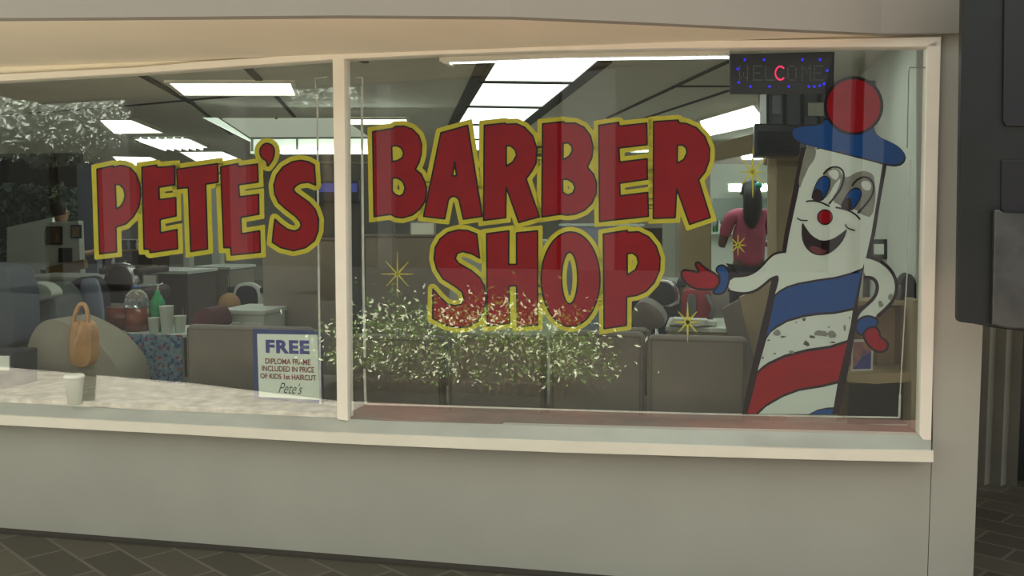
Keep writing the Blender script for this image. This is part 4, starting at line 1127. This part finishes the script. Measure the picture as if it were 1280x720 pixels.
# right wall: wood shelf cabinet
wc = empty('wood_cabinet', W(1105, 535, .5), 'brown wooden cabinet with a shelf at the lower right of the window', 'cabinet')
link('back_panel', px_prism([(1050, 378), (1146, 376), (1146, 525), (1046, 525)], .62, .03), 'wood', wc)
link('side_panel', px_prism([(1141, 376), (1152, 376), (1149, 536), (1139, 536)], .3, .3, .003), 'pale_wood', wc)
link('shelf', px_prism([(1060, 468), (1096, 467), (1143, 466), (1143, 477), (1096, 480), (1060, 478)], .34, .28, .003), 'pale_wood', wc)
link('top_rail', px_prism([(1050, 376), (1147, 376), (1147, 382), (1050, 382)], .45, .2, .003), 'pale_wood', wc)
link('inner_panel', px_prism([(1062, 480), (1139, 480), (1139, 530), (1060, 530)], .50, .02), 'dark_wood', wc)
link('door_panel', px_prism([(1098, 384), (1120, 384), (1118, 466), (1096, 466)], .58, .02, .002), 'wood', wc)
ht = empty('black_cap', W(1135, 378, .5), 'black cap resting on top of the wooden cabinet', 'cap')
link('crown', px_prism(smooth([(1122, 377), (1123, 362), (1127, 349), (1136, 341), (1143, 346), (1147, 362), (1149, 377)], 2), .5, .12, .02, seg=3), 'dark_cloth', ht, True)
link('brim', px_prism(smooth([(1119, 372), (1128, 352), (1127, 370), (1124, 378)], 1), .47, .05, .004), 'grey_cloth', ht, True)
po = empty('colour_card', W(1078, 465, .5), 'colourful blue and purple card standing on the cabinet shelf', 'card')
link('card', px_prism([(1065, 425), (1092, 424), (1091, 463), (1064, 464)], .36, .008), 'paper', po)
link('card_picture', px_prism([(1067, 428), (1089.5, 427), (1088.5, 461), (1066, 461.5)], .357, .004), 'poster_purple', po)
mat('card_blue', (.03, .05, .28), .5)
link('card_corner', px_prism([(1078, 445), (1089, 441), (1088.3, 461), (1067, 461.4)], .3555, .002), 'card_blue', po)
# red fire-engine coloured locker with straps, leaning boards
rc = empty('red_bag', W(872, 410, 1.5), 'red bag with grey side pockets under the painted hand', 'bag')
link('bag_body', px_prism(smooth([(852, 405.5), (852, 366), (858, 362), (884, 362), (890, 368), (888, 405.5)], 1), 1.5, .2, .03, seg=3), 'red_plastic', rc, True)
link('pocket', px_prism(smooth([(857, 392), (859, 370), (866, 366), (871, 374), (869, 396), (862, 402)], 1), 1.47, .05, .01), 'grey_cloth', rc, True)
link('strap', tube([W(884, 368, 1.48), W(892, 385, 1.46), W(886, 408, 1.48)], .014), 'grey_cloth', rc, True)
lb = px_prism([(902, 386), (924, 374), (978, 590), (948, 592)], 1.15, .03, .004)
tag(link('leaning_board', lb, 'partition'), 'flat grey brown board leaning beside the painted arm', 'board')
lb = px_prism([(924, 372), (962, 352), (988, 572), (970, 574)], 1.4, .04, .004)
tag(link('leaning_board', lb, 'pale_wood'), 'larger tan board leaning behind the painted arm', 'board')
bm = px_prism(smooth([(788, 412), (790, 386), (800, 376), (815, 380), (830, 394), (832, 412)], 2), 1.2, .3, .05, seg=3)
tag(link('brown_coat', bm, 'upholstery', None, True), 'brown coat heaped on a seat right of the letter P of SHOP', 'coat')
for k_, (x, y, a_, b_) in enumerate(((850, 402, 13, 4), (866, 403, 18, 4), (846, 403, 10, 4), (884, 404, 12, 3))):
    bm = px_prism([(x - a_, y + b_), (x - a_ + 4, y - b_), (x + a_, y - b_ + 1), (x + a_ - 3, y + b_)], 1.22 + .03 * k_, .10, .003)
    tag(link('paper_stack', bm, 'paper'), ('stack of pale papers under the bold star', 'wide stack of papers at the foot of the red bag', 'left paper stack beside the brown coat', 'right paper stack beneath the red bag')[k_], 'paper stack', 'papers on the low counter')
# background shapes under BARBER (far counters)
cabinet(560, 300, 690, 6.0, 'interior_wall', 'grey far counter seen between the words BARBER and SHOP')
picture(512, 277, 544, 295.5, 1.715, 'pale framed paper under the first letter B', 'grey_tape', 'paper')
cabinet(700, 280, 800, 7.0, 'blue_grey', 'blue grey far cabinet behind the letters O and P', doors=4)

# ------------------------------------------------------------------ people
def skin_mesh(name, verts, edges, radii, m, parent, sub=2, root=0):
    me = bpy.data.meshes.new(name)
    bm = bmesh.new(); lay = bm.verts.layers.skin.verify()
    vs = []
    for i, v in enumerate(verts):
        q = bm.verts.new(v); q[lay].radius = radii[i] if isinstance(radii[i], tuple) else (radii[i], radii[i]); q[lay].use_root = (i == root); vs.append(q)
    for a, b in edges: bm.edges.new((vs[a], vs[b]))
    bm.to_mesh(me); bm.free()
    o = bpy.data.objects.new(name, me); COL.objects.link(o); me.materials.append(M[m])
    s = o.modifiers.new('skin', 'SKIN'); s.use_smooth_shade = True
    u = o.modifiers.new('sub', 'SUBSURF'); u.levels = sub; u.render_levels = sub
    o.parent = parent; o.matrix_parent_inverse = parent.matrix_world.inverted()
    return o
def person(x, ytop, dist, face_dir, shirt, hair, skin, lab, long_hair=False, sitting=False, arm='down', trousers='dark_cloth', hgt=None):
    top = D(x, ytop, dist)
    H = hgt or (top.z - FZ)
    base = Vector((top.x, top.y, top.z - H))
    root = empty('person', base, lab, 'person')
    c, s = math.cos(face_dir), math.sin(face_dir)
    def T(a, b, z): return base + Vector((a * c - b * s, a * s + b * c, z)) * 1.0
    h = H
    def P(a, b, z): return T(a * h, b * h, z * h)
    V, Ed, Rd = [], [], []
    def add(p, r, par=None):
        V.append(p); Rd.append(r if isinstance(r, tuple) else (r * h, r * h))
        if isinstance(r, tuple): Rd[-1] = (r[0] * h, r[1] * h)
        if par is not None: Ed.append((par, len(V) - 1))
        return len(V) - 1
    pel = add(P(0, 0, .53), (.085, .06)); wa_ = add(P(0, 0, .62), (.072, .052), pel); ch = add(P(0, -.005, .73), (.088, .058), wa_)
    sh_ = add(P(0, 0, .81), (.06, .045), ch); nk = add(P(0, 0, .845), .032, sh_); hd0 = add(P(0, -.006, .885), (.040, .048), nk); hd1 = add(P(0, -.002, .935), (.043, .053), hd0); hd2 = add(P(0, .0, .972), (.034, .042), hd1)
    arms = []
    for sx in (-1, 1):
        a = add(P(.105 * sx, 0, .80), .034, sh_)
        if arm == 'up' and sx == 1: el = P(.16, -.10, .70); wr = P(.12, -.22, .76)
        elif arm == 'forward': el = P(.14 * sx, -.03, .65); wr = P(.10 * sx, -.17, .66)
        else: el = P(.135 * sx, .01, .635); wr = P(.14 * sx, -.03, .49)
        e = add(el, .024, a); w_ = add(wr, .015, e)
        d = (wr - el).normalized(); pm = wr + d * .035 * h; pa = add(pm, (.020, .011), w_)
        side = T(0, 0, 0) * 0 + Vector((c * sx, s * sx, 0)); fwd = d.cross(side).normalized()
        for q in range(4):
            off = fwd * (.012 * h * (q - 1.5)); ln = (.040, .046, .043, .034)[q] * h
            k1 = add(pm + off + d * ln * .55, .0052, pa); add(pm + off * 1.1 + d * ln - side * .006 * h, .0042, k1)
        t1 = add(wr + d * .015 * h - fwd * .022 * h, .0062, w_); add(wr + d * .04 * h - fwd * .034 * h, .0050, t1)
        arms.append((a, e, w_))
    legs = []
    for sx in (-1, 1):
        hp = add(P(.05 * sx, 0, .50), .055, pel)
        if sitting: kn = add(P(.06 * sx, -.24, .50), .04, hp); an = add(P(.06 * sx, -.25, .26), .025, kn); ft = add(P(.06 * sx, -.33, .235), .02, an)
        else: kn = add(P(.052 * sx, -.01, .275), .036, hp); an = add(P(.055 * sx, .005, .04), .022, kn); ft = add(P(.06 * sx, -.085, .018), .018, an)
        legs.append((hp, kn, an, ft))
    skin_mesh('body', V, Ed, Rd, skin, root)
    g = 1.14
    # shirt
    a1, a2 = arms
    sv = [V[pel] - Vector((0, 0, .03 * h)), V[wa_], V[ch], V[sh_] , V[a1[0]], V[a1[0]].lerp(V[a1[1]], .75), V[a2[0]], V[a2[0]].lerp(V[a2[1]], .75)]
    skin_mesh('shirt', sv, [(0, 1), (1, 2), (2, 3), (3, 4), (4, 5), (3, 6), (6, 7)], [(.095 * h, .072 * h), (.086 * h, .064 * h), (.10 * h, .07 * h), (.066 * h, .052 * h), .042 * h, .034 * h, .042 * h, .034 * h], shirt, root)
    lv = [V[pel]]; le_ = []; lr = [(.09 * h, .068 * h)]
    for L in legs:
        pr = 0
        for i, (q, rr_) in enumerate(zip(L[:3], (.062, .046, .034))):
            lv.append(V[q] + (Vector((0, 0, .02 * h)) if i == 2 else Vector())); lr.append(rr_ * h); le_.append((pr, len(lv) - 1)); pr = len(lv) - 1
    skin_mesh('trousers', lv, le_, lr, trousers, root)
    for L in legs:
        link('shoe', box(V[L[3]].lerp(V[L[2]], .45) + Vector((0, 0, -.008 * h)), (.055 * h, .15 * h, .035 * h), rz=face_dir, bevel=.012), 'dark_cloth', root, True)
    # head details: a cap of hair, ears, face
    bm = bmesh.new(); bmesh.ops.create_uvsphere(bm, u_segments=20, v_segments=14, radius=1)
    for v in bm.verts:
        f_ = 1.0 if v.co.y > -.25 or v.co.z > .45 else .82
        v.co *= f_
    bm.transform(Matrix.Translation(P(0, .008, .945)) @ Matrix.Rotation(face_dir, 4, 'Z') @ Matrix.Diagonal((.050 * h, .060 * h, .055 * h, 1)))
    link('hair', bm, hair, root, True)
    if long_hair:
        bm = tube([P(0, .035, .965), P(0, .058, .90), P(0, .062, .84), P(.004, .058, .78), P(.0, .055, .74)], [.040 * h, .050 * h, .050 * h, .038 * h, .012 * h], seg=12)
        link('hair_length', bm, hair, root, True)
    for sx in (-1, 1):
        link('ear', lathe([(.0001, -.012 * h), (.009 * h, 0), (.0001, .014 * h)], P(.047 * sx, 0, .925), seg=8), skin, root, True)
        link('eye', lathe([(.0001, -.004 * h), (.005 * h, 0), (.0001, .004 * h)], P(.018 * sx, -.050, .930), seg=8), 'paper', root, True)
    link('nose', tube([P(0, -.050, .932), P(0, -.063, .910), P(0, -.052, .905)], [.005 * h, .009 * h, .005 * h]), skin, root, True)
    link('mouth', tube([P(-.016, -.049, .888), P(0, -.054, .886), P(.016, -.049, .888)], .0035 * h, seg=6), 'red_plastic', root, True)
    return root
person(938, 224, 9.2, PI + .2, 'pink_shirt', 'hair_dark', 'skin_dark', 'person in a pink shirt with long dark hair, seen from behind near the mirror', long_hair=True, arm='forward')
pw = [o for o in bpy.data.objects if o.name.startswith('person')][0]
mat('teal_clip', (.02, .30, .26), .4)
link('hair_clip', lathe([(.0001, -.035), (.03, -.02), (.036, 0), (.03, .02), (.0001, .035)], D(948, 232, 8.98), seg=12), 'teal_clip', pw, True)
person(75, 251, 10.1, PI - .2, 'white_shirt', 'hair_dark', 'skin_light', 'person in a pale shirt with back turned, behind the white divider at far left', arm='forward')
person(126, 256, 11.6, PI + .5, 'pink_shirt', 'hair_dark', 'skin_dark', 'person in a dark pink top mostly behind the letter P', arm='up')
# seated customer behind the white desk
person(286, 366, 7.0, -PI / 2 - .9, 'maroon_cloth', 'hair_tan', 'skin_light', 'seated person with light brown hair beside the white desk', sitting=True, arm='forward', hgt=1.62)
